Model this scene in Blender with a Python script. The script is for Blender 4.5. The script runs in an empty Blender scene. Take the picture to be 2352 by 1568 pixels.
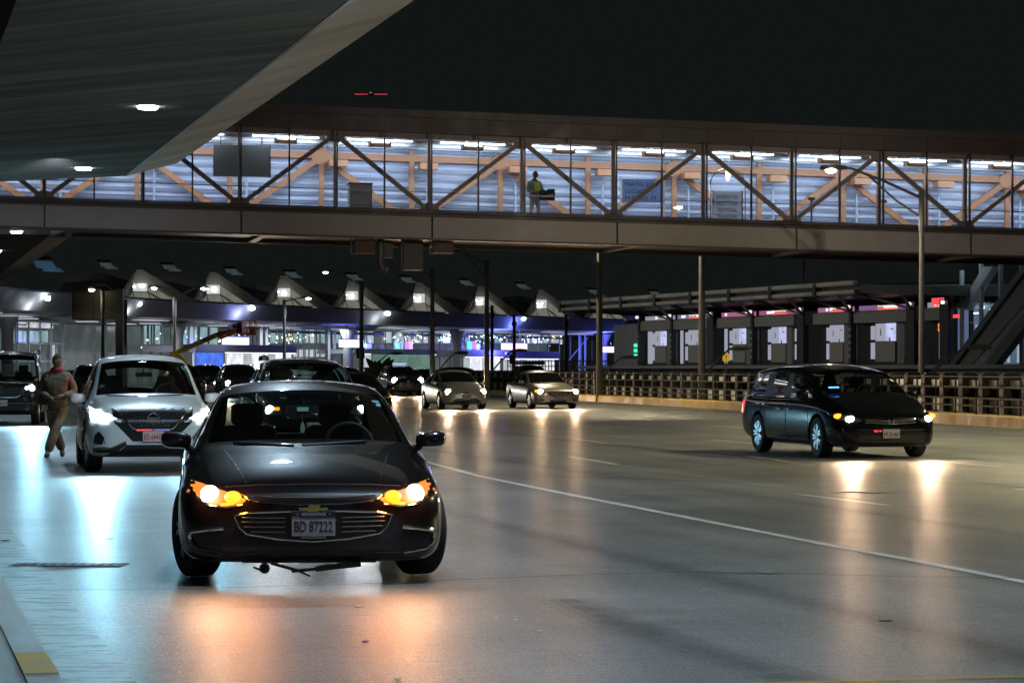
import bpy, bmesh, math, random
from mathutils import Vector, Matrix, geometry
from mathutils.bvhtree import BVHTree
random.seed(7)
R = math.radians
SC = bpy.context.scene
COL = SC.collection
F, CX, HOR, CH = 5644.0, 1176.0, 844.8, 1.54      # lens constants of the photograph (focal length in picture units, horizon row, eye height)
def gx(x, Z): return (x - CX) / F * Z
def hz(y, Z): return CH + (HOR - y) / F * Z
def gnd(x, y):
    Z = CH * F / (y - HOR)
    return Vector((gx(x, Z), Z, 0))

# ---------------------------------------------------------------- objects
def tag(o, label=None, cat=None, group=None, kind=None):
    if label: o['label'] = label
    if cat: o['category'] = cat
    if group: o['group'] = group
    if kind: o['kind'] = kind
    return o
def empty(name, loc=(0, 0, 0), rz=0, label=None, cat=None, group=None):
    o = bpy.data.objects.new(name, None); COL.objects.link(o)
    o.empty_display_size = .2
    o.location = loc; o.rotation_euler = (0, 0, rz)
    return tag(o, label, cat, group)
def link(name, me, parent=None):
    o = bpy.data.objects.new(name, me); COL.objects.link(o)
    if parent: o.parent = parent
    return o
def copy_tree(o, parent=None):
    c = o.copy(); COL.objects.link(c)
    if parent: c.parent = parent
    for ch in list(o.children): copy_tree(ch, c)
    return c
class MB:
    def __init__(s): s.v = []; s.f = []; s.m = []; s.k = 0
    def add(s, vs, fs, k=None):
        b = len(s.v); s.v += [Vector(v) for v in vs]
        for f in fs: s.f.append([b + i for i in f]); s.m.append(s.k if k is None else k)
        return s
    def box(s, a, b, k=None):
        x0, y0, z0 = a; x1, y1, z1 = b
        return s.add([(x0,y0,z0),(x1,y0,z0),(x1,y1,z0),(x0,y1,z0),(x0,y0,z1),(x1,y0,z1),(x1,y1,z1),(x0,y1,z1)],
              [(0,3,2,1),(4,5,6,7),(0,1,5,4),(1,2,6,5),(2,3,7,6),(3,0,4,7)], k)
    def cbox(s, c, d, k=None, rot=None):
        b = len(s.v)
        s.box((-d[0]/2,-d[1]/2,-d[2]/2), (d[0]/2,d[1]/2,d[2]/2), k)
        for i in range(b, len(s.v)):
            p = s.v[i]
            if rot is not None: p = rot @ p
            s.v[i] = p + Vector(c)
        return s
    def beam(s, p, q, w, h, k=None, up=(0,0,1)):
        p = Vector(p); q = Vector(q); d = (q - p).normalized(); up = Vector(up)
        if abs(d.dot(up)) > .99: up = Vector((0,1,0))
        a = d.cross(up).normalized(); b = a.cross(d)
        vs = []
        for c in (p, q):
            for sx, sz in ((-1,-1),(1,-1),(1,1),(-1,1)): vs.append(c + a*w/2*sx + b*h/2*sz)
        return s.add(vs, [(3,2,1,0),(4,5,6,7),(0,1,5,4),(1,2,6,5),(2,3,7,6),(3,0,4,7)], k)
    def tube(s, pts, r, n=8, k=None, caps=True):
        pts = [Vector(p) for p in pts]; rs = r if isinstance(r, (list, tuple)) else [r]*len(pts)
        b = len(s.v); up = None
        for i, p in enumerate(pts):
            d = (pts[min(i+1, len(pts)-1)] - pts[max(i-1, 0)]).normalized()
            if up is None: up = Vector((0,0,1)) if abs(d.z) < .9 else Vector((0,1,0))
            a = d.cross(up).normalized(); up = a.cross(d).normalized()
            for j in range(n):
                t = 2*math.pi*j/n; s.v.append(p + (a*math.cos(t) + up*math.sin(t))*rs[i])
        kk = s.k if k is None else k
        for i in range(len(pts)-1):
            for j in range(n):
                s.f.append([b+i*n+j, b+(i+1)*n+j, b+(i+1)*n+(j+1)%n, b+i*n+(j+1)%n]); s.m.append(kk)
        if caps:
            s.f.append([b+j for j in range(n)]); s.m.append(kk)
            s.f.append([b+(len(pts)-1)*n+j for j in reversed(range(n))]); s.m.append(kk)
        return s
    def lathe(s, prof, axis='z', n=24, c=(0,0,0), k=None, closed=False):
        b = len(s.v); c = Vector(c)
        for r, h in prof:
            for j in range(n):
                t = 2*math.pi*j/n; x, y = r*math.cos(t), r*math.sin(t)
                s.v.append(c + (Vector((x,y,h)) if axis=='z' else Vector((h,x,y)) if axis=='x' else Vector((x,h,y))))
        kk = s.k if k is None else k; m = len(prof)
        for i in range(m if closed else m-1):
            for j in range(n):
                a0 = b+i*n+j; a1 = b+i*n+(j+1)%n; i2 = (i+1) % m
                s.f.append([a0, a1, b+i2*n+(j+1)%n, b+i2*n+j]); s.m.append(kk)
        return s
    def prism(s, poly, d0, d1, plane='xz', k=None):
        # poly: 2D points; extruded from d0 to d1 along the missing axis
        def P(a, b, d): return (a, d, b) if plane == 'xz' else (a, b, d) if plane == 'xy' else (d, a, b)
        n = len(poly)
        vs = [P(a, b, d0) for a, b in poly] + [P(a, b, d1) for a, b in poly]
        tri = geometry.tessellate_polygon([[Vector((a, b, 0)) for a, b in poly]])
        fs = [tuple(t) for t in tri] + [tuple(n+i for i in reversed(t)) for t in tri]
        fs += [(i, (i+1) % n, n+(i+1) % n, n+i) for i in range(n)]
        return s.add(vs, fs, k)
    def xf(s, fn, start=0):
        for i in range(start, len(s.v)): s.v[i] = Vector(fn(s.v[i]))
        return s
    def build(s, name, mats, parent=None, smooth=False, angle=35, fix=True):
        me = bpy.data.meshes.new(name)
        me.from_pydata(s.v, [], s.f)
        if not isinstance(mats, (list, tuple)): mats = [mats]
        for m in mats: me.materials.append(m)
        for p, k in zip(me.polygons, s.m): p.material_index = k
        if fix:
            bm = bmesh.new(); bm.from_mesh(me)
            bmesh.ops.recalc_face_normals(bm, faces=bm.faces); bm.to_mesh(me); bm.free()
        if smooth:
            me.polygons.foreach_set('use_smooth', [True]*len(me.polygons))
            me.set_sharp_from_angle(angle=R(angle))
        me.update()
        return link(name, me, parent)
def evald(o):
    bpy.context.view_layer.update()
    dg = bpy.context.evaluated_depsgraph_get()
    return bpy.data.meshes.new_from_object(o.evaluated_get(dg), preserve_all_data_layers=True, depsgraph=dg)
def kill(o):
    bpy.data.objects.remove(o, do_unlink=True)
_tc = {}
def text_mb(mb, s, width, height, at, k=None, depth=.004, face='y', bold=0):
    """lettering as mesh, centred at `at`, facing -y, scaled to width x height"""
    key = (s, bold)
    if key not in _tc:
        cu = bpy.data.curves.new('t', 'FONT'); cu.body = s; cu.resolution_u = 3; cu.offset = bold
        o = link('t', cu); me = evald(o)
        _tc[key] = ([v.co.copy() for v in me.vertices], [tuple(p.vertices) for p in me.polygons])
        kill(o); bpy.data.meshes.remove(me)
    vs, fs = _tc[key]
    if not vs: return mb
    x0 = min(v.x for v in vs); x1 = max(v.x for v in vs); y0 = min(v.y for v in vs); y1 = max(v.y for v in vs)
    out = [(at[0] + (v.x-(x0+x1)/2)/(x1-x0)*width, at[1], at[2] + (v.y-(y0+y1)/2)/(y1-y0)*height) for v in vs]
    mb.add(out, fs, k)
    return mb

# ---------------------------------------------------------------- materials
_mc = {}
def mat(name, col=(.5,.5,.5), rough=.6, metal=0, emit=None, es=0, coat=0, spec=.5, noise=0, nscale=6, bump=0, bscale=40, stretch=None, glass=None, streak=0):
    if name in _mc: return _mc[name]
    m = bpy.data.materials.new(name); m.use_nodes = True; _mc[name] = m
    nt = m.node_tree; b = nt.nodes['Principled BSDF']
    b.inputs['Base Color'].default_value = (*col, 1); b.inputs['Roughness'].default_value = rough
    b.inputs['Metallic'].default_value = metal; b.inputs['Coat Weight'].default_value = coat
    b.inputs['Specular IOR Level'].default_value = spec
    if emit:
        b.inputs['Emission Color'].default_value = (*emit, 1); b.inputs['Emission Strength'].default_value = es
    if noise or bump or streak:
        tc = nt.nodes.new('ShaderNodeTexCoord'); mp = nt.nodes.new('ShaderNodeMapping')
        nt.links.new(tc.outputs['Object'], mp.inputs[0])
        if stretch: mp.inputs['Scale'].default_value = stretch
    if noise:
        n = nt.nodes.new('ShaderNodeTexNoise'); n.inputs['Scale'].default_value = nscale; n.inputs['Detail'].default_value = 6; n.inputs['Roughness'].default_value = .65
        nt.links.new(mp.outputs[0], n.inputs[0])
        r = nt.nodes.new('ShaderNodeMapRange'); r.inputs[1].default_value = .3; r.inputs[2].default_value = .7
        r.inputs[3].default_value = 1-noise; r.inputs[4].default_value = 1+noise
        nt.links.new(n.outputs[0], r.inputs[0])
        x = nt.nodes.new('ShaderNodeVectorMath'); x.operation = 'SCALE'; x.inputs[0].default_value = col
        nt.links.new(r.outputs[0], x.inputs['Scale']); nt.links.new(x.outputs[0], b.inputs['Base Color'])
        r2 = nt.nodes.new('ShaderNodeMapRange'); r2.inputs[1].default_value = .3; r2.inputs[2].default_value = .7
        r2.inputs[3].default_value = max(rough-.12, .02); r2.inputs[4].default_value = min(rough+.12, 1)
        nt.links.new(n.outputs[0], r2.inputs[0]); nt.links.new(r2.outputs[0], b.inputs['Roughness'])
    if bump:
        n2 = nt.nodes.new('ShaderNodeTexNoise'); n2.inputs['Scale'].default_value = bscale; n2.inputs['Detail'].default_value = 3
        nt.links.new(mp.outputs[0], n2.inputs[0])
        bp = nt.nodes.new('ShaderNodeBump'); bp.inputs['Strength'].default_value = bump; bp.inputs['Distance'].default_value = .02
        nt.links.new(n2.outputs[0], bp.inputs['Height']); nt.links.new(bp.outputs[0], b.inputs['Normal'])
    return m
def glass_mat(name, tint=(.6,.7,.7), refl=1.0, rough=.02, alpha=None):
    """thin pane: see-through with tint, mirror by Fresnel"""
    if name in _mc: return _mc[name]
    m = bpy.data.materials.new(name); m.use_nodes = True; _mc[name] = m
    nt = m.node_tree; nt.nodes.remove(nt.nodes['Principled BSDF']); out = nt.nodes['Material Output']
    t = nt.nodes.new('ShaderNodeBsdfTransparent'); t.inputs[0].default_value = (*tint, 1)
    g = nt.nodes.new('ShaderNodeBsdfGlossy'); g.inputs['Roughness'].default_value = rough; g.inputs[0].default_value = (refl, refl, refl, 1)
    lw = nt.nodes.new('ShaderNodeLayerWeight'); lw.inputs[0].default_value = .5; pw = nt.nodes.new('ShaderNodeMath'); pw.operation = 'POWER'; pw.inputs[1].default_value = 5; fr = nt.nodes.new('ShaderNodeMath'); fr.operation = 'MULTIPLY_ADD'; fr.inputs[1].default_value = .92; fr.inputs[2].default_value = .08
    nt.links.new(lw.outputs['Facing'], pw.inputs[0]); nt.links.new(pw.outputs[0], fr.inputs[0])
    mx = nt.nodes.new('ShaderNodeMixShader')
    nt.links.new(fr.outputs[0], mx.inputs[0]); nt.links.new(t.outputs[0], mx.inputs[1]); nt.links.new(g.outputs[0], mx.inputs[2])
    nt.links.new(mx.outputs[0], out.inputs[0])
    return m
def emis(name, col, s): return mat(name, (.02,.02,.02), .5, emit=col, es=s)

def spot(name, loc, target, power, col, size=70, blend=.6, rad=.06, parent=None):
    l = bpy.data.lights.new(name, 'SPOT'); l.energy = power; l.color = col; l.spot_size = R(size); l.spot_blend = blend; l.shadow_soft_size = rad
    o = bpy.data.objects.new(name, l); COL.objects.link(o); o.location = loc
    d = Vector(target) - Vector(loc); o.rotation_euler = d.to_track_quat('-Z', 'Y').to_euler()
    if parent: o.parent = parent
    return o
def area(name, loc, target, power, col, sx, sy, parent=None, spread=180):
    l = bpy.data.lights.new(name, 'AREA'); l.energy = power; l.color = col; l.shape = 'RECTANGLE'; l.size = sx; l.size_y = sy; l.spread = R(spread)
    o = bpy.data.objects.new(name, l); COL.objects.link(o); o.location = loc
    d = Vector(target) - Vector(loc); o.rotation_euler = d.to_track_quat('-Z', 'Y').to_euler()
    if parent: o.parent = parent
    return o

M_CHROME = mat('chrome', (.75,.76,.78), .12, 1)
M_DCHROME = mat('dark_chrome', (.25,.26,.28), .2, 1)
M_BLACK = mat('black_plastic', (.012,.012,.013), .5, bump=.1, bscale=200)
M_RUBBER = mat('tyre_rubber', (.02,.02,.021), .75, bump=.3, bscale=90)
M_RIM = mat('alloy_rim', (.45,.46,.48), .28, .9, noise=.1)
M_DRIM = mat('dark_alloy_rim', (.10,.105,.11), .3, .9)
M_SEAT = mat('seat_cloth', (.03,.03,.032), .9, noise=.2)
M_POLE = mat('galvanised_steel', (.17,.165,.155), .55, .2, noise=.15, nscale=3)
M_DSTEEL = mat('dark_steel', (.05,.048,.045), .5, .4, noise=.2)
M_WHITE_L = emis('warm_lamp_glow', (1,.86,.55), 60)
M_COOL_L = emis('cool_lamp_glow', (.75,.92,1), 50)

# ---------------------------------------------------------------- world and camera
w = bpy.data.worlds.new('World'); SC.world = w; w.use_nodes = True
bg = w.node_tree.nodes['Background']; bg.inputs[0].default_value = (.0058,.0076,.0069,1); bg.inputs[1].default_value = 1.0
cam = bpy.data.cameras.new('camera'); co = bpy.data.objects.new('camera', cam); COL.objects.link(co); SC.camera = co
co.location = (0, 0, CH); co.rotation_euler = (R(90), 0, 0)
cam.sensor_width = 36; cam.lens = 36*F/2352; cam.shift_y = (HOR-784)/2352; cam.clip_end = 6000; cam.clip_start = .1
SC.view_settings.view_transform = 'Standard'; SC.view_settings.look = 'None'
try:
    SC.cycles.sample_clamp_indirect = 6
    SC.cycles.max_bounces = 8; SC.cycles.transparent_max_bounces = 16
    SC.cycles.caustics_reflective = False; SC.cycles.caustics_refractive = False
except Exception: pass

# ---------------------------------------------------------------- direction of the roadway
LANE = math.atan2(1453-0, F)                    # lanes run at this angle from the line of sight
LU = Vector((-math.sin(LANE), math.cos(LANE), 0))   # forward along the lanes
LN = Vector((math.cos(LANE), math.sin(LANE), 0))    # to the right across the lanes

# ---------------------------------------------------------------- ground
def concrete_road():
    m = bpy.data.materials.new('tined_concrete'); m.use_nodes = True; nt = m.node_tree; b = nt.nodes['Principled BSDF']
    N = nt.nodes.new; L = nt.links.new
    tc = N('ShaderNodeTexCoord'); mp = N('ShaderNodeMapping'); mp.inputs['Rotation'].default_value = (0, 0, -LANE); L(tc.outputs['Object'], mp.inputs[0])
    # broad mottling
    n1 = N('ShaderNodeTexNoise'); n1.inputs['Scale'].default_value = .35; n1.inputs['Detail'].default_value = 8; n1.inputs['Roughness'].default_value = .6; L(mp.outputs[0], n1.inputs[0])
    # brushed streaks across the lanes
    m2 = N('ShaderNodeMapping'); m2.inputs['Scale'].default_value = (.45, 9, 1); L(mp.outputs[0], m2.inputs[0])
    n2 = N('ShaderNodeTexNoise'); n2.inputs['Scale'].default_value = 2.2; n2.inputs['Detail'].default_value = 8; n2.inputs['Roughness'].default_value = .72; L(m2.outputs[0], n2.inputs[0])
    m3 = N('ShaderNodeMapping'); m3.inputs['Scale'].default_value = (1.5, 45, 1); L(mp.outputs[0], m3.inputs[0])
    n3 = N('ShaderNodeTexNoise'); n3.inputs['Scale'].default_value = 1.5; n3.inputs['Detail'].default_value = 4; L(m3.outputs[0], n3.inputs[0])
    # wheel-track darkening along the lanes
    m4 = N('ShaderNodeMapping'); m4.inputs['Scale'].default_value = (1.1, .02, 1); L(mp.outputs[0], m4.inputs[0])
    n4 = N('ShaderNodeTexNoise'); n4.inputs['Scale'].default_value = 1; n4.inputs['Detail'].default_value = 3; L(m4.outputs[0], n4.inputs[0])
    def mad(a, s, bb):
        q = N('ShaderNodeMath'); q.operation = 'MULTIPLY_ADD'; L(a, q.inputs[0]); q.inputs[1].default_value = s
        if isinstance(bb, float): q.inputs[2].default_value = bb
        else: L(bb, q.inputs[2])
        return q.outputs[0]
    v = mad(n1.outputs[0], .55, 0.12); v = mad(n2.outputs[0], .70, v); v = mad(n4.outputs[0], .55, v)
    r = N('ShaderNodeValToRGB'); r.color_ramp.elements[0].position = .62; r.color_ramp.elements[0].color = (.075,.075,.071,1)
    r.color_ramp.elements[1].position = 1.3/1.0 if False else 1.0; r.color_ramp.elements[1].color = (.34,.34,.32,1)
    n5 = N('ShaderNodeTexNoise'); n5.inputs['Scale'].default_value = 55; n5.inputs['Detail'].default_value = 3; L(mp.outputs[0], n5.inputs[0]); n6 = N('ShaderNodeTexNoise'); n6.inputs['Scale'].default_value = 16; n6.inputs['Detail'].default_value = 4; n6.inputs['Roughness'].default_value = .7; L(mp.outputs[0], n6.inputs[0]); v = mad(n6.outputs[0], .45, v); v = mad(n5.outputs[0], 1.1, v); v = mad(n3.outputs[0], .45, v)
    vv = mad(v, .8, -.86); L(vv, r.inputs[0]); L(r.outputs[0], b.inputs['Base Color'])
    rr = mad(n2.outputs[0], .42, .13); rr2 = mad(n4.outputs[0], .10, rr); L(rr2, b.inputs['Roughness'])
    h = mad(n2.outputs[0], .6, 0.0); h1 = mad(n5.outputs[0], .35, h); h2 = mad(n3.outputs[0], .8, h1)
    bp = N('ShaderNodeBump'); bp.inputs['Strength'].default_value = .85; bp.inputs['Distance'].default_value = .018; L(h2, bp.inputs['Height']); L(bp.outputs[0], b.inputs['Normal'])
    b.inputs['Specular IOR Level'].default_value = .5
    return m
M_ROAD = concrete_road()
M_GROUND = mat('far_asphalt', (.05,.05,.048), .7, noise=.2, nscale=.2)
def sheet(name, poly, z, m, kind='structure', label=None, cat=None):
    mb = MB(); mb.add([(p[0], p[1], z) for p in poly], [tuple(range(len(poly)))]); o = mb.build(name, m)
    return tag(o, label, cat, kind=kind)
sheet('ground', [(-700,-40),(700,-40),(700,2500),(-700,2500)], -.02, M_GROUND)
# kerb of the far side (base line), nearest point first
KB = [gnd(2900, 1052)] + [gnd(x, y) for x, y in ((2352,985),(1740,944.5),(1345,921),(1152,909),(960,900),(700,892),(300,886))]
LK = [Vector((-3.86,18.2,0)) + LU*t for t in (-30, 60, 180)]      # near kerb line under the canopy
road = [(p.x, p.y) for p in LK] + [(-70, 240)] + [(p.x, p.y) for p in reversed(KB)] + [(60, -12), (20,-25)]
sheet('road', road, 0, M_ROAD)
# white lane line, dashes, yellow line, expansion joints
M_PAINT = mat('road_paint_white', (.62,.62,.60), .5, noise=.25, nscale=3)
M_YPAINT = mat('road_paint_yellow', (.55,.36,.03), .55, noise=.25, nscale=2.5)
M_JOINT = mat('joint_sealant', (.012,.012,.012), .6)
def ribbon(name, pts, w, z, m, kind='structure'):
    mb = MB(); n = len(pts)
    for i, p in enumerate(pts):
        d = (pts[min(i+1,n-1)] - pts[max(i-1,0)]).normalized(); a = Vector((-d.y, d.x, 0))*w/2
        mb.v += [Vector((p.x+a.x, p.y+a.y, z)), Vector((p.x-a.x, p.y-a.y, z))]
    for i in range(n-1): mb.f.append([2*i, 2*i+1, 2*i+3, 2*i+2]); mb.m.append(0)
    return tag(mb.build(name, m), kind=kind)
ribbon('lane_line', [gnd(x, y) for x, y in ((900,1035),(985,1062),(1100,1093),(1300,1134),(1500,1173),(1700,1212),(1900,1251),(2100,1287),(2352,1336),(2480,1362))], .11, .004, M_PAINT)
dd = []
for x0, y0, x1, y1 in ((1305,1048,1415,1066),(1720,1048,1870,1069),(1835,1135,2038,1160),(1322,1008,1393,1018),(1632,977,1715,984),(1360,983,1400,987),(2100,1054,2298,1072),(1220,978,1255,982),(1635,1010,1740,1019),(2330,1122,2420,1130)):
    mb = MB(); a = gnd(x0, y0); b2 = gnd(x1, y1); d = (b2-a).normalized(); n_ = Vector((-d.y, d.x, 0))*.055
    mb.add([(p.x, p.y, .004) for p in (a-n_, b2-n_, b2+n_, a+n_)], [(0,1,2,3)])
    tag(mb.build('lane_dash', M_PAINT), kind='structure')
ribbon('yellow_line', [gnd(x, y) for x, y in ((1700,1571),(1900,1566),(2150,1559),(2450,1553))], .06, .004, M_YPAINT)
ribbon('expansion_joint', [gnd(x, y) for x, y in ((-20,1357),(420,1353),(800,1343),(1030,1333),(1300,1322),(1560,1314),(1800,1318),(2100,1325),(2400,1329))], .03, .006, M_JOINT)
ribbon('expansion_joint', [gnd(x, y) for x, y in ((1000,1088),(1200,1092),(1500,1101),(1700,1109),(1950,1106),(2200,1111),(2400,1113))], .04, .006, M_JOINT)
ribbon('expansion_joint', [gnd(x, y) for x, y in ((1650,1042),(1850,1066),(2050,1085),(2250,1108),(2400,1127))], .04, .0075, M_JOINT)
ribbon('expansion_joint', [gnd(x, y) for x, y in ((-20,1088),(200,1087),(420,1083))], .05, .006, M_JOINT)
ribbon('expansion_joint', [gnd(x, y) for x, y in ((1000,977),(1150,992),(1300,1013),(1500,1030),(1650,1042))], .05, .009, M_JOINT)
ribbon('expansion_joint', [gnd(x, y) for x, y in ((980,1030),(1400,1033),(2352,1040))], .04, .0105, M_JOINT)
mb = MB()                                           # crack in the second lane
cp = [gnd(x, y) for x, y in ((1905,1132),(1955,1130),(2010,1133),(2070,1130))]
mb.tube([(p.x,p.y,-.004) for p in cp], [.006,.02,.015,.004], 6); tag(mb.build('road_crack', M_JOINT), kind='structure')
# near pavement with its kerb
mb = MB(); A = [LK[0] + LU*t for t in (0, 25.7, 27.4, 60, 200)]
def strip3(mb, pts, off0, off1, z0, z1, k=0):
    for p, q in zip(pts[:-1], pts[1:]):
        a, b2 = p + LN*off0, p + LN*off1; c, d = q + LN*off1, q + LN*off0
        vs = [(a.x,a.y,z0),(b2.x,b2.y,z0),(c.x,c.y,z0),(d.x,d.y,z0),(a.x,a.y,z1),(b2.x,b2.y,z1),(c.x,c.y,z1),(d.x,d.y,z1)]
        mb.add(vs, [(0,3,2,1),(4,5,6,7),(0,1,5,4),(1,2,6,5),(2,3,7,6),(3,0,4,7)], k)
strip3(mb, [A[0], A[4]], -14, -.16, -.01, .13); tag(mb.build('pavement', mat('pavement_concrete', (.25,.25,.24), .5, noise=.25, nscale=1.5, bump=.3)), kind='structure')
mb = MB(); strip3(mb, [A[0], LK[0]+LU*22.9], -.157, 0, -.01, .136, 0); strip3(mb, [LK[0]+LU*22.9, LK[0]+LU*23.75], -.157, .002, -.01, .138, 1); strip3(mb, [LK[0]+LU*23.75, A[4]], -.157, 0, -.01, .136, 0)
tag(mb.build('near_kerb', [mat('kerb_concrete', (.3,.3,.28), .5, noise=.3, nscale=2, bump=.3), M_YPAINT]), kind='structure')
# worn gutter strip with dark stained patches
mg = bpy.data.materials.new('worn_gutter'); mg.use_nodes = True; nt = mg.node_tree; b = nt.nodes['Principled BSDF']
tc = nt.nodes.new('ShaderNodeTexCoord'); mp = nt.nodes.new('ShaderNodeMapping'); mp.inputs['Rotation'].default_value = (0,0,-LANE); mp.inputs['Scale'].default_value = (1,5,1)
n = nt.nodes.new('ShaderNodeTexNoise'); n.inputs['Scale'].default_value = 2.6; n.inputs['Detail'].default_value = 9; n.inputs['Roughness'].default_value = .75
r = nt.nodes.new('ShaderNodeValToRGB'); r.color_ramp.elements[0].position = .44; r.color_ramp.elements[0].color = (.02,.022,.022,1); r.color_ramp.elements[1].position = .5; r.color_ramp.elements[1].color = (.22,.22,.21,1)
nt.links.new(tc.outputs['Object'], mp.inputs[0]); nt.links.new(mp.outputs[0], n.inputs[0]); nt.links.new(n.outputs[0], r.inputs[0]); nt.links.new(r.outputs[0], b.inputs['Base Color'])
bp = nt.nodes.new('ShaderNodeBump'); bp.inputs['Strength'].default_value = .6; bp.inputs['Distance'].default_value = .02; nt.links.new(n.outputs[0], bp.inputs['Height']); nt.links.new(bp.outputs[0], b.inputs['Normal']); b.inputs['Roughness'].default_value = .42
mb = MB(); p0, p1 = LK[0]+LU*10, LK[0]+LU*40
mb.add([(q.x, q.y, .004) for q in (p0+LN*.003, p1+LN*.003, p1+LN*.42, p0+LN*.42)], [(0,1,2,3)]); tag(mb.build('gutter', mg), kind='structure')
# drain grate
g0 = gnd(158, 1297)
gr = empty('drain_grate', (g0.x, g0.y, 0), -.05, 'flat iron drain grate set in the concrete in front of the white suv', 'drain')
mb = MB(); mb.box((-.44,-.17,-.01),(.44,.17,.005)); mb.build('frame', M_JOINT, gr)
mb = MB()
for i in range(11): mb.box((-.40+i*.076,-.13,.005),(-.365+i*.076,.13,.008))
mb.build('bars', M_DSTEEL, gr)
# litter
def litter(x, y, s, m, lab, name='litter', cat='litter'):
    p = gnd(x, y); mb = MB(); n = 7
    pts = [(math.cos(6.283*i/n)*s*random.uniform(.5,1), math.sin(6.283*i/n)*s*random.uniform(.5,1)) for i in range(n)]
    pts = [(a*.7, b_*.7) for a, b_ in pts]; mb.prism(pts, .002, .006, 'xy')
    mb.xf(lambda v: (v.x, v.y, v.z + abs(v.x)*.06))
    o = mb.build(name, m); o.location = (p.x, p.y, .002); tag(o, lab, cat); return o
M_LW = mat('white_scrap', (.75,.75,.72), .6); M_LD = mat('dry_leaf', (.05,.04,.03), .7); M_LP = mat('purple_scrap', (.25,.03,.45), .5)
litter(838,1473,.05,M_LP,'purple scrap of wrapper on the concrete before the black sedan')
litter(1140,1421,.02,M_LW,'white crumb on the road, left one of the two behind the dot'); litter(1186,1424,.02,M_LW,'white crumb on the road, right one of a close pair')
litter(1240,1450,.03,M_LW,'larger round white scrap right of the black sedan wheel'); litter(1228,1212,.035,M_LW,'small white scrap between black sedan and white lane line')
litter(1333,1506,.02,M_LW,'tiny white scrap nearest the photo bottom, right of the sedan')
litter(2036,1427,.09,M_LD,'dark dry leaf on the empty concrete at lower right','leaf','leaf'); litter(250,1238,.06,M_LD,'small dark leaf between drain grate and white suv','leaf','leaf')
litter(825,1394,.05,M_LW,'pale scrap on the concrete under the black sedan front'); litter(912,1560,.05,M_LW,'pale scrap at the bottom edge below the black sedan')
litter(12,1242,.08,M_LD,'dark clump of leaves on the concrete by the left edge','leaf','leaf')
litter(1763,1316,.11,mat('torn_rag', (.3,.26,.2), .8),'torn tan strip lying on the long expansion joint')

def road_band(pts, w, f, name='dark_road_band'):
    m = bpy.data.materials.new('faint_dark_band'); m.use_nodes = True; nt = m.node_tree; b = nt.nodes['Principled BSDF']; b.inputs['Base Color'].default_value = (.02,.02,.02,1); b.inputs['Roughness'].default_value = .6
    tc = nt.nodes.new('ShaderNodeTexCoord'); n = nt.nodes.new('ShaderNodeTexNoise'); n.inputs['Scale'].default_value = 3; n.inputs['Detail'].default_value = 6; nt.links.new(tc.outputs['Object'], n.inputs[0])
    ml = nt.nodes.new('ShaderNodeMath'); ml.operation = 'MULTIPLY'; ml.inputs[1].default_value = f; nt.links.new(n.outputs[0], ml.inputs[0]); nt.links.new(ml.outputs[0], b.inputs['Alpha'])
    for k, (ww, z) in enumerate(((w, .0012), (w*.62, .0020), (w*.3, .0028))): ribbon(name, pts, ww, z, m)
road_band([gnd(x, y) for x, y in ((1300,1375),(1400,1425),(1550,1475),(1700,1522),(1860,1572))], .42, .17)  # dark diagonal band over the concrete, broken up by noise
for o_ in (3.2, 7.3):  # tyre marks along the lanes
    q = C_ = Vector((-1.5,17,0)) + LN*o_
    road_band([q + LU*(t*12-10) + LN*math.sin(t*.9+o_)*.12 for t in range(9)], .5, .07)
q = Vector((-1.5,17,0)) + LN*8.3; ribbon('lane_joint', [q + LU*(t*15-12) for t in range(7)], .018, .0062, M_JOINT)
q = Vector((-1.5,17,0)) + LN*(-2.4); ribbon('lane_joint', [q + LU*(t*15-12) for t in range(9)], .018, .0062, M_JOINT)
# ---------------------------------------------------------------- concrete canopy over the near lanes
VPX = CX - 1453.0
HC = 6.0
M_SOFFIT = bpy.data.materials.new('board_marked_concrete'); M_SOFFIT.use_nodes = True
nt = M_SOFFIT.node_tree; b = nt.nodes['Principled BSDF']; tc = nt.nodes.new('ShaderNodeTexCoord')
mp = nt.nodes.new('ShaderNodeMapping'); mp.inputs['Rotation'].default_value = (0,0,R(36)); mp2 = nt.nodes.new('ShaderNodeMapping'); mp2.inputs['Scale'].default_value = (.06,1.3,1)
n = nt.nodes.new('ShaderNodeTexNoise'); n.inputs['Scale'].default_value = 1.6; n.inputs['Detail'].default_value = 8; n.inputs['Roughness'].default_value = .62
r = nt.nodes.new('ShaderNodeValToRGB'); r.color_ramp.elements[0].position = .40; r.color_ramp.elements[0].color = (.12,.112,.10,1); r.color_ramp.elements[1].position = .68; r.color_ramp.elements[1].color = (.205,.192,.172,1)
for a, c in ((tc.outputs['Object'], mp.inputs[0]), (mp.outputs[0], mp2.inputs[0]), (mp2.outputs[0], n.inputs[0]), (n.outputs[0], r.inputs[0]), (r.outputs[0], b.inputs['Base Color'])): nt.links.new(a, c)
bp = nt.nodes.new('ShaderNodeBump'); bp.inputs['Strength'].default_value = .5; bp.inputs['Distance'].default_value = .03; nt.links.new(n.outputs[0], bp.inputs['Height']); nt.links.new(bp.outputs[0], b.inputs['Normal']); b.inputs['Roughness'].default_value = .9; b.inputs['Specular IOR Level'].default_value = 0
M_EDGE = mat('edge_beam_concrete', (.5,.41,.35), .9, spec=0, noise=.18, nscale=.7, stretch=(.3,1,1), bump=.3, bscale=4)
C0 = Vector((gx(810, 4.46*F/844.8), 4.46*F/844.8, 0))          # point of the soffit edge line
CL0 = Vector((gx(38, 4.46*F/844.8), 4.46*F/844.8, 0))
cw = (CL0 - C0).dot(LN)                                      # left edge offset (negative)
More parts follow.
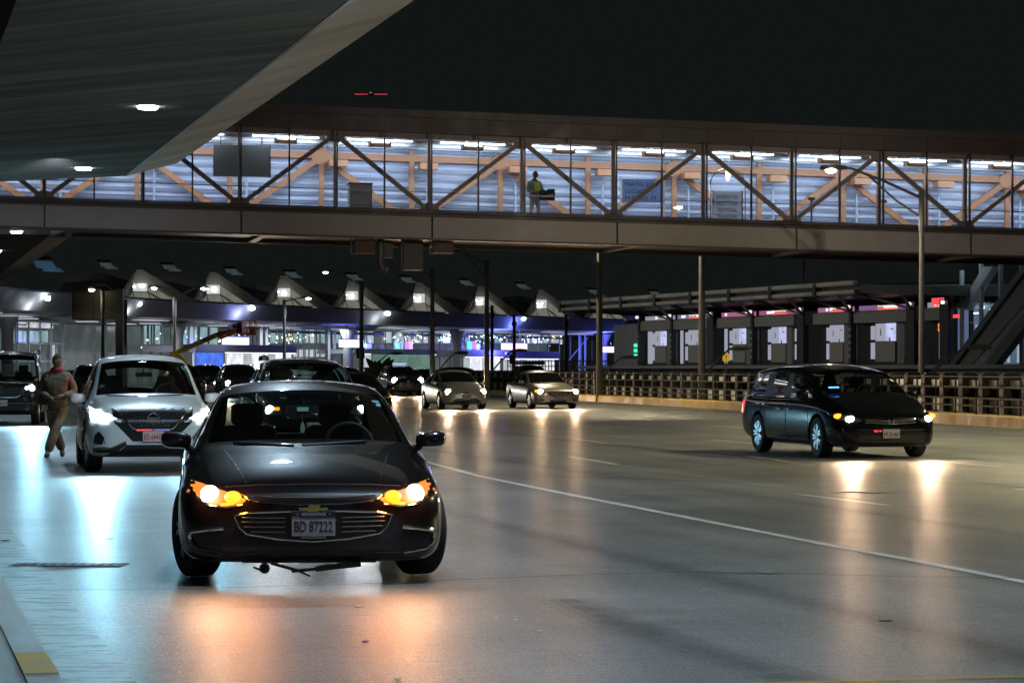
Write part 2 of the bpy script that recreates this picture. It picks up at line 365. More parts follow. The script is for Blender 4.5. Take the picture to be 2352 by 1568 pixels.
def canopy(name, s0, s1, skew1, label):
    root = empty(name, (C0.x, C0.y, 0), 0, label, 'canopy')
    def P(s, a, z, sk=0):
        q = LU*(s - sk*a) + LN*a; return (q.x, q.y, z)
    k = skew1
    mb = MB()
    prof = [(cw, HC), (0, HC), (0, 7.1), (cw, 7.1)]
    vs = [P(s0, a, z) for a, z in prof] + [P(s1, a, z, k) for a, z in prof]
    mb.add(vs, [(0,1,5,4),(2,3,7,6),(3,0,4,7),(0,3,2,1),(4,5,6,7)])
    mb.build('soffit_slab', M_SOFFIT, root)
    mb = MB(); prof = [(.0, HC-.004), (1.15, HC+.3), (1.2, HC+.75), (.0, 7.13)]
    vs = [P(s0, a, z) for a, z in prof] + [P(s1, a, z, k*.25) for a, z in prof]
    mb.add(vs, [(0,1,5,4),(1,2,6,5),(2,3,7,6),(3,0,4,7),(0,3,2,1),(4,5,6,7)])
    mb.build('edge_beam', M_EDGE, root)
    mb = MB(); q0 = Vector(P(s0+.01, -.02, HC-.008)); q1 = Vector(P(s1-.05, -.02, HC-.008)); mb.beam(q0, q1, .05, .01); mb.build('shadow_joint', M_JOINT, root)
    return root
CE = Vector((gx(280,4.46*F/(844.8-404)), 4.46*F/(844.8-404), 0)); sE = (CE - C0).dot(LU)
canA = canopy('concrete_canopy', -48, sE, .92, 'near concrete canopy with pale edge beam hanging over the left lanes')
canB = canopy('concrete_canopy', sE+26, sE+110, .3, 'farther concrete canopy section seen below the footbridge at the left edge')
def downlight(loc, parent, power, col=(.56,.80,1), s=.16):
    mb = MB(); mb.lathe([(0,-.05),(s,-.045),(s*1.25,0.02)], 'z', 16); mb.xf(lambda v: v + Vector(loc)); mb.build('ceiling_lamp', M_COOL_L, parent, True)
    if power: spot('canopy_light', Vector(loc)-Vector((0,0,.12)), Vector(loc)-Vector((0,0,5)), power, col, 150, .5, .12, parent)
Lp = Vector((gx(340, 4.46*F/600), 4.46*F/600, 0)); Ls = Vector((gx(192,4.46*F/459), 4.46*F/459, 0)) - Lp
for i in range(-4, 2):
    q = Lp + Ls*i - C0; downlight((q.x, q.y, HC), canA, 1000)
for i in range(3, 6):
    q = Lp + Ls*i - C0; downlight((q.x, q.y, HC), canB, 300)

# ---------------------------------------------------------------- glazed footbridge
BZ = 82.0; BK = .2025; BU = Vector((.980, .1985, 0)); BA = math.atan2(.1985, .98)
def bt(x):                                  # distance along the bridge for a picture column
    p = (x-CX)/F; return BZ*p/(.98-.1985*p)
SL = .0184
def slope(v): return (v[0], v[1], v[2] - SL*v[0])
bridge = empty('footbridge', (0, BZ, 0), BA, 'long glazed footbridge with orange steel trusses spanning the whole road', 'footbridge')
MOD = 1.576; X0 = -15.33 - 8*MOD; X1 = 17.77 + 8*MOD
GB, GT, RT, FB = 6.70, 9.27, 10.0, 5.72
M_FASCIA = mat('fascia_panel', (.50,.44,.41), .5, 0, noise=.12, nscale=1.2)
M_BROOF = mat('bridge_roof_metal', (.10,.075,.065), .5, .0, noise=.15, nscale=1)
M_DARKFR = mat('bridge_mullion', (.03,.028,.026), .4, .4)
M_ORANGE = mat('orange_steel', (.50,.24,.12), .5, noise=.12, nscale=4)
M_TRUSS = mat('brown_steel', (.60,.45,.36), .5, noise=.15, nscale=3)
M_PANE = glass_mat('bridge_glass', (.80,.83,.87), .9)
M_CORR = mat('corrugated_white', (.66,.72,.84), .45, .0, noise=.12, nscale=.8, stretch=(1,1,.3))
def bb(mb, name, m, parent=bridge, **k): mb.xf(slope); return mb.build(name, m, parent, **k)
n_mod = int(round((X1-X0)/MOD))
mb = MB()
for i in range(0, n_mod, 4):
    a = X0 + i*MOD + MOD*0; mb.box((a+.03, -.12, FB+.06), (a+4*MOD-.03, .0, GB-.22))
bb(mb, 'fascia_panels', M_FASCIA)
mb = MB(); mb.box((X0, .003, FB), (X1, .25, GB-.003)); mb.box((X0,-.2,GB-.22),(X1,.002,GB-.15)); mb.box((X0,-.14,GB-.10),(X1,.001,GB-.03)); mb.box((X0,-.17,FB),(X1,-.003,FB+.055)); bb(mb, 'edge_girder', M_BROOF)
mb = MB(); mb.box((X0, .253, FB+.15), (X1, 4.95, FB+.55))
for i in range(0, n_mod, 4): mb.box((X0+i*MOD+.7,.26,FB+.02),(X0+i*MOD+.95,4.94,FB+.147))
mb.box((X0, 4.97, FB), (X1, 5.1, FB+.6)); bb(mb, 'floor_deck', mat('deck_steel', (.10,.08,.07), .5, .3))
mb = MB(); mb.box((X0, .1, FB+.56), (X1, 4.9, FB+.75)); bb(mb, 'walkway_floor', mat('walkway_floor', (.25,.25,.27), .35))
mb = MB(); mb.box((X0, -.10, GT), (X1, .25, RT-.25)); mb.box((X0,-.22,RT-.248),(X1,5.2,RT)); mb.box((X0,-.02,GB-.0),(X1,.03,GB+.04)); bb(mb, 'roof', M_BROOF)
mb = MB()
for i in range(0, n_mod+1): mb.box((X0+i*MOD-.008,-.115,GT+.02),(X0+i*MOD+.008,-.102,RT-.27))
bb(mb, 'roof_seams', M_DARKFR)
mb = MB(); mb.box((X0, .253, GT+.05), (X1, 4.9, GT+.16)); bb(mb, 'ceiling', mat('steel_deck_ceiling', (.45,.47,.5), .5, noise=.2))
mb = MB()
nb = int((X1-X0)/.8)
for i in range(nb): mb.beam((X0+i*.8, .4, GT-.10), (X0+i*.8+1.5, 4.5, GT-.10), .06, .16)
for y in (1.2, 2.4, 3.4): mb.box((X0,y,GT-.25),(X1,y+.10,GT-.15))
for i in range(0, n_mod*2):
    if i % 3: mb.cbox((X0+i*MOD/2+.3, 1.8+.7*math.sin(i*1.7), GT-.06), (.5,.35,.10))
bb(mb, 'ceiling_framing', mat('ceiling_framing', (.35,.37,.40), .4, .5))
# corrugated translucent rear wall
mb = MB(); nz = 88; xs = [X0 + i*(X1-X0)/40 for i in range(41)]
for x in xs:
    for j in range(nz+1):
        z = FB+.75 + (GT-FB-.75)*j/nz
        ph = j/nz*10*2*math.pi + .4*math.sin(x*.35) + .25*math.sin(x*1.1)
        mb.v.append(Vector((x, 4.58 + .15*math.sin(ph), z)))
for i in range(40):
    for j in range(nz): a = i*(nz+1)+j; mb.f.append([a, a+nz+1, a+nz+2, a+1]); mb.m.append(0)
bb(mb, 'corrugated_wall', M_CORR, smooth=True, angle=80, fix=False)
for i in range(0, n_mod, 2):
    a = X0+i*MOD+.55; mb = MB(); mb.box((a,4.36,GB-.2),(a+.07,4.40,GT-.6)); bb(mb, 'wall_post', mat('pale_wall_post', (.5,.6,.72), .5))
# panes and mullions
for i in range(n_mod):
    a = X0+i*MOD; mb = MB(); mb.add([(a+.02,0,GB+.04),(a+MOD-.02,0,GB+.04),(a+MOD-.02,0,GT),(a+.02,0,GT)], [(0,1,2,3)]); bb(mb, 'window_pane', M_PANE, fix=False)
for i in range(n_mod+1):
    a = X0+i*MOD; mb = MB(); mb.box((a-.025,-.05,GB+.041),(a+.025,.05,GT-.001)); bb(mb, 'mullion', M_DARKFR)
mb = MB(); mb.box((X0,.12,GB+.60),(X1,.15,GB+.63)); mb.box((X0,.3,GB+.2),(X1,.32,GB+.215)); bb(mb, 'handrail', mat('handrail_steel', (.3,.3,.3), .4, .7))
# trusses : bottom nodes every 4 modules
b0 = -15.33
def truss(y, m, name, off, w, z0, z1, hub):
    mb = MB(); x = b0 + off - 8*MOD; half = 2*MOD; j = 0
    while x < X1+half:
        zz = (z0, z1) if j % 2 == 0 else (z1, z0)
        if x+half < X1+3: mb.beam((x, y, zz[0]), (x+half, y, zz[1]), w*.8, w*.8)
        mb.box((x-w*.34, y-w*.34, GB-.4), (x+w*.34, y+w*.34, GT-.1))
        mb.prism([(x+hub*math.cos(t*.5236), zz[0]+hub*.8*math.sin(t*.5236)) for t in range(12)], y-w*.55, y+w*.55)
        x += half; j += 1
    mb.box((X0,y-.1,z1-.06),(X1,y+.1,z1+.16)); mb.box((X0,y-.1,GB-.45),(X1,y+.1,GB-.2))
    return bb(mb, name, m)
truss(.45, M_TRUSS, 'front_truss', 0, .18, GB+.02, GT-.12, .34)
truss(4.2, M_ORANGE, 'rear_truss', 0, .25, GB-.2, GT-.55, .36)
M_FIX = mat('fixture_housing', (.16,.09,.05), .5)
mb = MB()
for i in range(0, n_mod*2//2):
    a = X0+i*MOD*1.0
    if i % 2 == 0: mb.cbox((a+.5, 3.7, GT-.80), (.62,.5,.22))
bb(mb, 'wall_lamp_brackets', M_ORANGE)
M_TUBE = emis('fluorescent_tube', (.80,.90,1), 8)
for i in range(0, n_mod, 2):
    a = X0 + (i+1)*MOD
    fx = MB(); fx.box((a-.36,.9,GT-.42),(a+.36,1.3,GT-.25)); o = bb(fx, 'hanging_lamp', M_FIX)
    tb = MB(); tb.box((a-1.1,.95,GT-.225),(a+1.1,1.05,GT-.185)); tb.box((a-.3,.85,GT-.30),(a+.3,.893,GT-.24)); bb(tb, 'tube', M_TUBE, o)
    zc = GT-.35 - SL*a
    area('bridge_front_light', (a, 2.6, zc-.1), (a, .4, zc-1.4), 12, (1,.86,.78), 2.4, .3, bridge)
    area('bridge_tube_light', (a, 2.0, zc), (a, 4.4, zc-1.6), 56, (.72,.85,1), 2.4, .3, bridge)
# shelves of lit ceiling panels seen through the glass top
mb = MB()
for i in range(0, n_mod):
    a = X0+i*MOD+.3; mb.box((a,.6+.5*(i%3),GT-.075),(a+.55,.75+.5*(i%3),GT-.045))
    mb.box((a+.7,2.2,GT-.11),(a+1.15,2.3,GT-.08))
bb(mb, 'ceiling_panels_lit', emis('ceiling_panel_glow', (.55,.75,1), 1.0))
# wiring, sign board, cabinet, posters : things hanging or standing in the bridge
def on_bridge(name, x, y, label, cat, z=FB+.75):
    t = bt(x); o = empty(name, (0,0,0), 0, label, cat)
    # world placement from the bridge frame
    loc = Matrix.Rotation(BA, 4, 'Z') @ Vector((t, y, z - SL*t)) + Vector((0, BZ, 0))
    o.location = loc; o.rotation_euler = (0,0,BA); return o
s = on_bridge('display_panel', 563, 1.3, 'large dark grey panel hanging inside the footbridge near its left end', 'panel', 0)
mb = MB(); mb.box((-.93,0,7.72),(.93,.12,8.76)); mb.build('screen_back', mat('grey_perforated', (.30,.33,.34), .6, bump=.4, bscale=60), s)
mb = MB(); mb.box((-.7,.04,8.76),(-.66,.08,9.3)); mb.box((.66,.04,8.76),(.7,.08,9.3)); mb.box((.94,0,7.7),(.97,.12,8.8)); mb.build('hanger', M_POLE, s)
s = on_bridge('service_cabinet', 838, .95, 'light grey service cabinet standing on the footbridge floor', 'cabinet')
mb = MB(); mb.box((-.38,0,0),(.38,.5,1.10)); mb.build('case', mat('cabinet_grey', (.5,.54,.56), .5, noise=.1), s); mb = MB(); mb.box((-.4,-.02,1.10),(.4,.52,1.15)); mb.build('lid', M_POLE, s)
def board(x, w, z0, z1, lines, label, col, y=.8):
    s = on_bridge('notice_board', x, y, label, 'notice board', 0); t = bt(x)
    zz0, zz1 = z0 - SL*t, z1 - SL*t
    mb = MB(); mb.box((-w/2,0,zz0),(w/2,.05,zz1)); mb.build('board', mat('board_'+label[:5], col, .35, emit=col, es=.32, noise=.15), s)
    mb = MB()
    for sx in (-1,1): mb.box((sx*(w/2+.03)-.03,.0,FB+.75-SL*t),(sx*(w/2+.03)+.03,.06,zz1+.05))
    mb.build('post', mat('brushed_post', (.55,.6,.65), .3, .7), s)
    mb = MB(); h = (zz1-zz0)*.9/len(lines)
    for i, l in enumerate(lines): text_mb(mb, l, w*.78 if len(l) > 7 else w*.5, h*.62, (-w*.04 if len(l) > 7 else -w*.18, -.006, zz1-.06-h*(i+.5)))
    mb.build('lettering', mat('dark_blue_print', (.02,.03,.09), .5), s, fix=False); return s
board(1490, 1.45, 7.34, 8.14, ['MAKING SURE', 'LUGGAGE', 'MAKES IT'], 'blue notice board with dark lettering inside the footbridge', (.16,.28,.62))
board(1687, .97, 6.86, 7.86, ['INFORMATION', 'ABOUT YOUR', 'TERMINAL', 'TRANSFER'], 'pale blue information board standing under an arch inside the footbridge', (.36,.44,.58))
s = on_bridge('arch_lamp', 1686, .75, 'thin steel arch with a hanging bright lamp above the pale board', 'lamp', 0); t = bt(1686)
mb = MB(); pts = [(-.62,0,FB+.8-SL*t),(-.62,0,8.1-SL*t)] + [(-.62*math.cos(a*.2618),0,8.1-SL*t+.55*math.sin(a*.2618)) for a in range(1,12)] + [(.62,0,8.1-SL*t),(.62,0,FB+.8-SL*t)]
mb.tube(pts, .022, 6); mb.build('arch', M_CHROME, s, True)
mb = MB(); mb.lathe([(.0,.22),(.06,.18),(.09,0),(.05,-.16),(0,-.2)], 'z', 12, (0,0,8.42-SL*t)); mb.build('lamp_shade', emis('arch_lamp_glow', (1,.93,.75), 5), s, True)
for x, lab in ((1885,'low steel barrier post left of the others inside the footbridge'), (2052,'thin steel sensor post inside the footbridge near the street lamp')):
    s = on_bridge('barrier_post', x, 1.0, lab, 'post'); mb = MB(); mb.tube([(0,0,0),(0,0,1.1)], .035, 8); mb.cbox((0,0,1.12),(.22,.1,.1)); mb.build('post', M_POLE, s)
# brackets and services hung below the bridge
for x, lab in ((845,'square brown junction box under the footbridge, left of the hanging duct'), (1027,'square brown junction box under the footbridge, right of the hanging duct')):
    t = bt(x); q = Matrix.Rotation(BA,4,'Z') @ Vector((t, .6, 0)) + Vector((0,BZ,0)); h = hz(556, q.y)
    o = empty('junction_box', (q.x, q.y, h), BA, lab, 'box'); mb = MB(); mb.box((-.33,0,-.36),(.33,.5,.10)); mb.build('case', mat('rusty_box', (.17,.11,.08), .7, noise=.2), o)
    mb = MB(); mb.box((-.48,.1,-.40),(-.44,.15,.2)); mb.box((-.48,.1,-.40),(.3,.15,-.37)); mb.build('bracket', M_POLE, o)
def duct(x, w, y0, y1, lab, name='hanging_duct', d=.5):
    t = bt(x); q = Matrix.Rotation(BA,4,'Z') @ Vector((t, 1.0, 0)) + Vector((0,BZ,0))
    o = empty(name, (q.x, q.y, hz(y1, q.y)), BA, lab, 'duct'); H_ = (y1-y0)/F*q.y; ww = w/F*q.y
    mb = MB(); mb.box((-ww/2,0,0),(ww/2,d,H_)); mb.box((-ww/2-.02,-.02,H_*.4),(ww/2+.02,d+.02,H_*.43)); mb.build('casing', mat('duct_steel', (.13,.115,.105), .6, .0, noise=.15), o)
    mb = MB(); mb.tube([(-ww/2-.06,.1,.0),(-ww/2-.06,.1,H_)], .025, 6); mb.build('conduit', M_POLE, o)
duct(966, 34, 548, 620, 'wide steel duct hanging lowest under the footbridge beside the black gap')
duct(944, 12, 548, 620, 'narrow dark duct hanging under the footbridge between pipe and wide duct')
duct(903, 20, 552, 592, 'short stub duct hanging under the footbridge right of the downpipe')
t = bt(884); q = Matrix.Rotation(BA,4,'Z') @ Vector((t, 1.0, 0)) + Vector((0,BZ,0))
o = empty('downpipe', (q.x,q.y,hz(620,q.y)), BA, 'curved steel drain pipe ending in a bend under the footbridge', 'pipe'); mb = MB(); H_ = 72/F*q.y
mb.tube([(0,0,H_),(0,0,.25),(.05,0,.06),(.16,0,0),(.2,0,.1)], .11, 10); mb.build('pipe', M_POLE, o, True)
def lit_glass(name, c, s, sc=.9, speck=0):
    if name in _mc: return _mc[name]
    m = bpy.data.materials.new(name); m.use_nodes = True; _mc[name] = m; nt = m.node_tree; b = nt.nodes['Principled BSDF']; b.inputs['Base Color'].default_value = (.03,.04,.04,1); b.inputs['Roughness'].default_value = .15
    tc = nt.nodes.new('ShaderNodeTexCoord'); n = nt.nodes.new('ShaderNodeTexNoise'); n.inputs['Scale'].default_value = sc; n.inputs['Detail'].default_value = 5
    r = nt.nodes.new('ShaderNodeValToRGB'); e = r.color_ramp.elements; e[0].position = .38; e[0].color = (c[0]*.7,c[1]*.7,c[2]*.7,1); e[1].position = .62; e[1].color = (*c,1)
    nt.links.new(tc.outputs['Object'], n.inputs[0]); nt.links.new(n.outputs[0], r.inputs[0]); nt.links.new(r.outputs[0], b.inputs['Emission Color']); b.inputs['Emission Strength'].default_value = s*2.3
    return m
# ---------------------------------------------------------------- kerb, fence and guard barrier of the far side
KP = [Vector((p.x, p.y, 0)) for p in KB]
def along(pts, step, s0=0):
    out = []; acc = s0; tot = 0
    for p, q in zip(pts[:-1], pts[1:]):
        L_ = (q-p).length
        while acc <= tot+L_: out.append((p + (q-p)*((acc-tot)/L_), (q-p).normalized())); acc += step
        tot += L_
    return out
def sweep(mb, pts, prof, k=0):
    """prof: closed list of (offset to the right of the direction, z)"""
    n = len(pts); m = len(prof); b = len(mb.v)
    for i, p in enumerate(pts):
        d = (pts[min(i+1,n-1)]-pts[max(i-1,0)]).normalized(); a = Vector((d.y,-d.x,0))
        for o_, z in prof: mb.v.append(Vector((p.x+a.x*o_, p.y+a.y*o_, z)))
    for i in range(n-1):
        for j in range(m): mb.f.append([b+i*m+j, b+i*m+(j+1)%m, b+(i+1)*m+(j+1)%m, b+(i+1)*m+j]); mb.m.append(k)
    mb.f.append([b+j for j in range(m)]); mb.m.append(k); mb.f.append([b+(n-1)*m+j for j in reversed(range(m))]); mb.m.append(k)
M_KERBY = mat('kerb_yellow', (.66,.38,.02), .5, noise=.35, nscale=1.2, bump=.2)
mb = MB(); sweep(mb, KP, [(0,-.01),(.03,.27),(.08,.30),(.75,.30),(.75,-.01)]); tag(mb.build('yellow_kerb', M_KERBY), kind='structure')
M_FENCE = mat('fence_steel', (.045,.044,.040), .6, .0, noise=.2)
fence = tag(empty('guard_fence', KP[2]), 'long steel pipe fence with four rails on the yellow kerb', 'fence')
def loc_(mb, root=None, o=None): return mb.xf(lambda v: v - Vector((root.location.x, root.location.y, 0)))
for z, r_ in ((1.30,.022),(1.02,.032),(.72,.03),(.52,.026)):
    mb = MB(); offs = []
    n = len(KP)
    for i, p in enumerate(KP):
        d = (KP[min(i+1,n-1)]-KP[max(i-1,0)]).normalized(); offs.append(Vector((p.x+d.y*.3, p.y-d.x*.3, z)))
    mb.tube(offs, r_, 6); loc_(mb, fence).build('rail', M_FENCE, fence, True)
for p, d in along(KP[:-1], 1.62):
    if p.y > 150: break
    q = p + Vector((d.y,-d.x,0))*.3; mb = MB(); mb.tube([(q.x,q.y,.3),(q.x,q.y,1.31)], .025, 6); loc_(mb, fence).build('post', M_FENCE, fence, True)
barrier = tag(empty('barrier_wall', KP[2]), 'low barrier of dark steel posts with stained white concrete panels behind the pipe fence', 'barrier')
M_WPANEL = mat('stained_white_panel', (.75,.75,.73), .6, noise=.35, nscale=2.5, bump=.2)
M_BPOST = mat('barrier_post_steel', (.022,.021,.019), .6, .3, noise=.2)
for z0, z1, off in ((.30,.68,1.40),(1.0,1.20,1.40)):
    mb = MB(); sweep(mb, KP[:-1], [(off,z0),(off,z1),(off+.2,z1),(off+.2,z0)]); loc_(mb, barrier).build('concrete_panel', M_WPANEL, barrier)
mb = MB(); sweep(mb, KP[:-1], [(1.9,0),(1.9,1.0),(2.1,1.0),(2.1,0)]); loc_(mb, barrier).build('rear_board', mat('dark_board', (.02,.02,.02), .8), barrier)
for j, (p, d) in enumerate(along(KP[:-1], 1.62, .5)):
    if p.y > 150: break
    a = Vector((d.y,-d.x,0)); mb = MB(); q = p + a*1.45
    mb.beam((q.x,q.y,.0),(q.x,q.y,1.36), .50, .34, up=d); mb.cbox((q.x,q.y,1.38),(.36,.36,.05)); loc_(mb, barrier).build('post', M_BPOST, barrier)
    if j % 3 == 0:
        q = p + a*1.7 + d*.8; mb = MB(); mb.cbox((q.x,q.y,.80),(.16,.1,.4)); loc_(mb, barrier).build('bracket', M_WPANEL, barrier)
sheet('median_ground', [(-20,150),(2,104),(12,60),(16,20),(90,20),(120,240),(-60,260)], -.012, M_GROUND)

# ---------------------------------------------------------------- station building on the right
SA = Vector((gx(1400,167),167,0)); SB = Vector((gx(2100,128),128,0)); SU = (SB-SA).normalized(); SN = Vector((-SU.y*-1, SU.x*-1, 0))
SN = Vector((SU.y, -SU.x, 0));  SN = SN if SN.y < 0 else -SN          # outward, towards the camera
SANG = math.atan2(SU.y, SU.x)
station = tag(empty('station', SA, SANG), 'dark train station with lit white doors and a long sloping roof across the road', 'station')
def st(x):                                    # local coordinate along the station line for a picture column
    p = (x-CX)/F; Z = (SA.x + SU.x/SU.y*(-SA.y)) / (p - SU.x/SU.y)
    return (Vector((p*Z, Z, 0)) - SA).dot(SU)
SW = st(2185)
M_STW = mat('station_panel', (.26,.26,.25), .5, 0, noise=.2); M_STB = mat('station_beam', (.30,.30,.27), .5, noise=.15); M_STC = mat('station_column', (.03,.03,.028), .5)
M_DOORW = emis('door_glow_white', (.66,.68,.84), .48); M_DOORG = mat('door_grey', (.38,.38,.33), .45, noise=.1)
M_PLAT = mat('platform_concrete', (.42,.42,.43), .6, noise=.25)
# platform base
mb = MB(); mb.box((-3,.0,-.02),(SW+40,-3.2+3.2+9,1.72)); mb.xf(lambda v: v); mb.build('platform', M_STC, station)
mb = MB(); mb.box((-3,-1.2,1.50),(SW+40,-.002,1.70)); mb.build('platform_edge', M_STB, station)
mb = MB()
x = -2
while x < SW+38:
    mb.box((x,-.5,.98),(x+3.3,-.05,1.42)); x += 4.2
mb.build('skirt_panel', M_PLAT, station)
mb = MB(); mb.box((-3,-.3,.0),(SW+40,-.02,.95)); mb.build('skirt', mat('dark_skirt',(.02,.02,.02),.8), station)
# ribbed concrete wall at the left end
mb = MB(); a, b2 = st(1410), st(1474)
for i in range(6): w_ = (b2-a)/6; mb.box((a+i*w_+.02,.0,1.721),(a+(i+1)*w_-.02,.3,4.45))
mb.build('ribbed_wall', M_STW, station)
# green lamp array
mb = MB()
for i in range(2):
    for j in range(3): mb.cbox((st(1463)+i*.42-.2, -.05, 2.35+j*.34),(.24,.08,.2))
mb.build('signal_lamp', emis('green_signal', (.05,.9,.45), 1.6), station)
ads = [(.50,.50,.62),(.28,.30,.52),(.75,.20,.42),(.55,.15,.32),(.62,.25,.45),(.40,.18,.45)]
bays = [(1480,1550),(1554,1632),(1655,1736),(1741,1832),(1876,1962),(1970,2097),(2127,2176)]
BH = dict(sg=(4.64,4.90), bm=(3.98,4.6), dr=(2.02,3.92))
for i, (xa, xb) in enumerate(bays):
    a, b2 = st(xa), st(xb); w_ = b2-a
    c = ads[i % len(ads)]
    mb = MB(); mb.box((a+.15,.0,BH['sg'][0]),(b2-.15,.1,BH['sg'][1])); s_ = mb.build('advert_strip', mat('advert_glow_%d' % (i%6), (.02,.02,.02), .4, emit=c, es=.5, noise=.0), station)
    mb = MB(); rnd = random.Random(i)
    for q in range(2): xx = a + w_*rnd.uniform(.12,.8); mb.cbox((xx,-.006,4.78),(w_*rnd.uniform(.06,.14),.004,.16))
    mb.build('print', emis('advert_white', (.9,.85,.95), 1.1), s_)
    if i in (1,3,4,5,6):
        mb = MB(); text_mb(mb, 'Boarding Information' if i != 6 else 'Platform', w_*.34, .1, (a+w_*.55,-.012,4.83)); mb.build('lettering', emis('sign_text_glow', (1,.92,.6), 2.2), s_, fix=False)
        mb = MB(); mb.cbox((a+w_*.55,-.01,4.69),(w_*.36,.004,.07)); mb.build('text_line', emis('sign_red_glow', (1,.10,.03), 1.6), s_)
    mb = MB(); mb.box((a,-.25,BH['bm'][0]),(b2,.0,BH['bm'][1])); mb.build('fascia_beam', M_STB, station)
    # doors : narrow light, pair of leaves, grey pier, narrow window
    if i < 6:
        z0, z1 = BH['dr']; zm = 2.98
        mb = MB(); mb.box((a,.25,1.721),(b2,.3,BH['bm'][0])); mb.build('bay_wall', M_STC, station)
        def q_(f0, f1, za, zb, m, nm, d=.10):
            mb = MB(); mb.box((a+w_*f0,.245-d,za),(a+w_*f1,.245,zb)); return mb.build(nm, m, station)
        q_(.20,.255,z0,zm-.08,M_DOORW,'side_window'); q_(.20,.255,zm+.08,z1-.12,M_DOORW,'side_window')
        d1 = q_(.29,.455,zm,z1,M_DOORW,'door_glass'); q_(.475,.63,zm,z1,lit_glass('door_interior',(.34,.36,.56),.75,2.2) if i in (0,2,3,5) else M_DOORW,'door_glass'); q_(.28,.64,z0-.15,zm-.004,M_DOORG,'door_leaf')
        mb = MB(); mb.cbox((a+w_*.385,.135,3.42),(w_*.014,.01,.28)); mb.cbox((a+w_*.385,.135,3.58),(w_*.008,.01,.14)); mb.build('handle_mark', M_STC, d1)
        q_(.70,.82,z0-.25,z1,M_STW,'wall_pier',.16); q_(.875,.935,z0,zm-.08,M_DOORW,'side_window'); q_(.875,.935,zm+.08,z1-.12,M_DOORW,'side_window')
        if i < 3: q_(.05,.10 if i else .16,z0-.2,z1,M_DOORW,'side_window')
        mb = MB(); mb.cbox((a+w_*.55,.135,3.05),(w_*.02,.01,.2)); mb.cbox((a+w_*.59,.135,3.62),(w_*.05,.01,.05)); mb.build('window_sticker', mat('sticker_blue',(.05,.06,.2),.4), d1)
    else:
        mb = MB(); mb.box((a,.25,1.721),(b2,.3,BH['bm'][0])); mb.build('bay_wall', M_STC, station)
        mb = MB(); mb.box((a+w_*.5,.14,2.0),(a+w_*.92,.24,3.5)); mb.build('door_glass', M_DOORW, station)
        mb = MB(); text_mb(mb, '85', w_*.4, .22, (a+w_*.65,.13,3.72)); text_mb(mb, '83', w_*.4, .18, (a+w_*.65,.13,3.5)); mb.build('lettering', emis('orange_led', (1,.25,.05), 1.5), station, fix=False)
for x in (1477,1552,1643,1738,1850,1965,2104,2181):
    mb = MB(); a = st(x); wd = .42 if x in (1643,1850,2104,2181) else .14
    mb.box((a-wd,-.35,1.721),(a+wd,-.252,5.0)); mb.box((a-wd,-.2515,1.721),(a+wd,-.02,3.97)); mb.build('column', M_STC, station)
    if x in (1552,1738,1965,1477):
        mb = MB()
        for j in range(5): mb.lathe([(0,-.37),(.09,-.365),(.09,-.351)], 'y', 10, (a,0,2.2+j*.36))
        mb.build('reflector_disc', mat('pale_disc', (.5,.5,.5), .4), station)
    mb = MB(); mb.lathe([(0,-.10),(.09,-.08),(.12,0),(.09,.08),(0,.1)], 'z', 10, (a+wd*.2,-.45,4.86)); mb.build('globe_lamp', emis('globe_glow', (.9,.88,.95), 1.2), station, True)
# roof : two light gutter pipes on the front edge with dark slabs between
r0, r1 = st(1375), st(2072)
mb = MB(); mb.add([(r0,-2.6,5.42),(r1,-2.6,5.42),(r1,5,5.0),(r0,5,5.0),(r0,-2.6,5.95),(r1,-2.6,5.95),(r1,5,6.15),(r0,5,6.15)], [(0,3,2,1),(4,5,6,7),(0,1,5,4),(1,2,6,5),(2,3,7,6),(3,0,4,7)]); mb.build('roof', mat('station_roof', (.05,.05,.045), .5, .2, noise=.2), station)
mb = MB(); mb.add([(r1,-2.6,5.45),(SW+2,-2.2,5.15),(SW+2,5,5.1),(r1,5,5.0),(r1,-2.6,5.93),(SW+2,-2.2,5.6),(SW+2,5,5.8),(r1,5,6.1)], [(0,3,2,1),(4,5,6,7),(0,1,5,4),(1,2,6,5),(2,3,7,6),(3,0,4,7)]); mb.build('roof_end', mat('station_roof', (.05,.05,.045)), station)
for z, r_ in ((5.52,.12),(5.98,.14)):
    mb = MB(); mb.tube([(r0,-2.75,z),(r1,-2.75,z)], r_, 10); mb.build('gutter_pipe', mat('gutter_steel', (.5,.5,.45), .5, .0, noise=.25, nscale=.8), station, True)
i = r0
while i < r1: mb = MB(); mb.box((i-.18,-2.92,5.35),(i+.18,-2.61,6.08)); mb.build('roof_bracket', M_STC, station); i += 5.4
for x in (1554,1650,1740,1855,1968,2108):
    a = st(x)
    for e_ in (-2.3,2.3): mb = MB(); mb.beam((a,-.4,4.6),(a+e_,-2.4,5.5),.12,.12); mb.build('roof_strut', M_STB, station)
for x in (1480,1643,1850,2060):
    q = SA + SU*st(x) + SN*16; spot('added_station_light', (q.x,q.y,9.5), (q.x-SN.x*16,q.y-SN.y*16,3.0), 700, (1,.93,.80), 110, .7, .3)  # added spotlights to brighten the station front, no lamps built
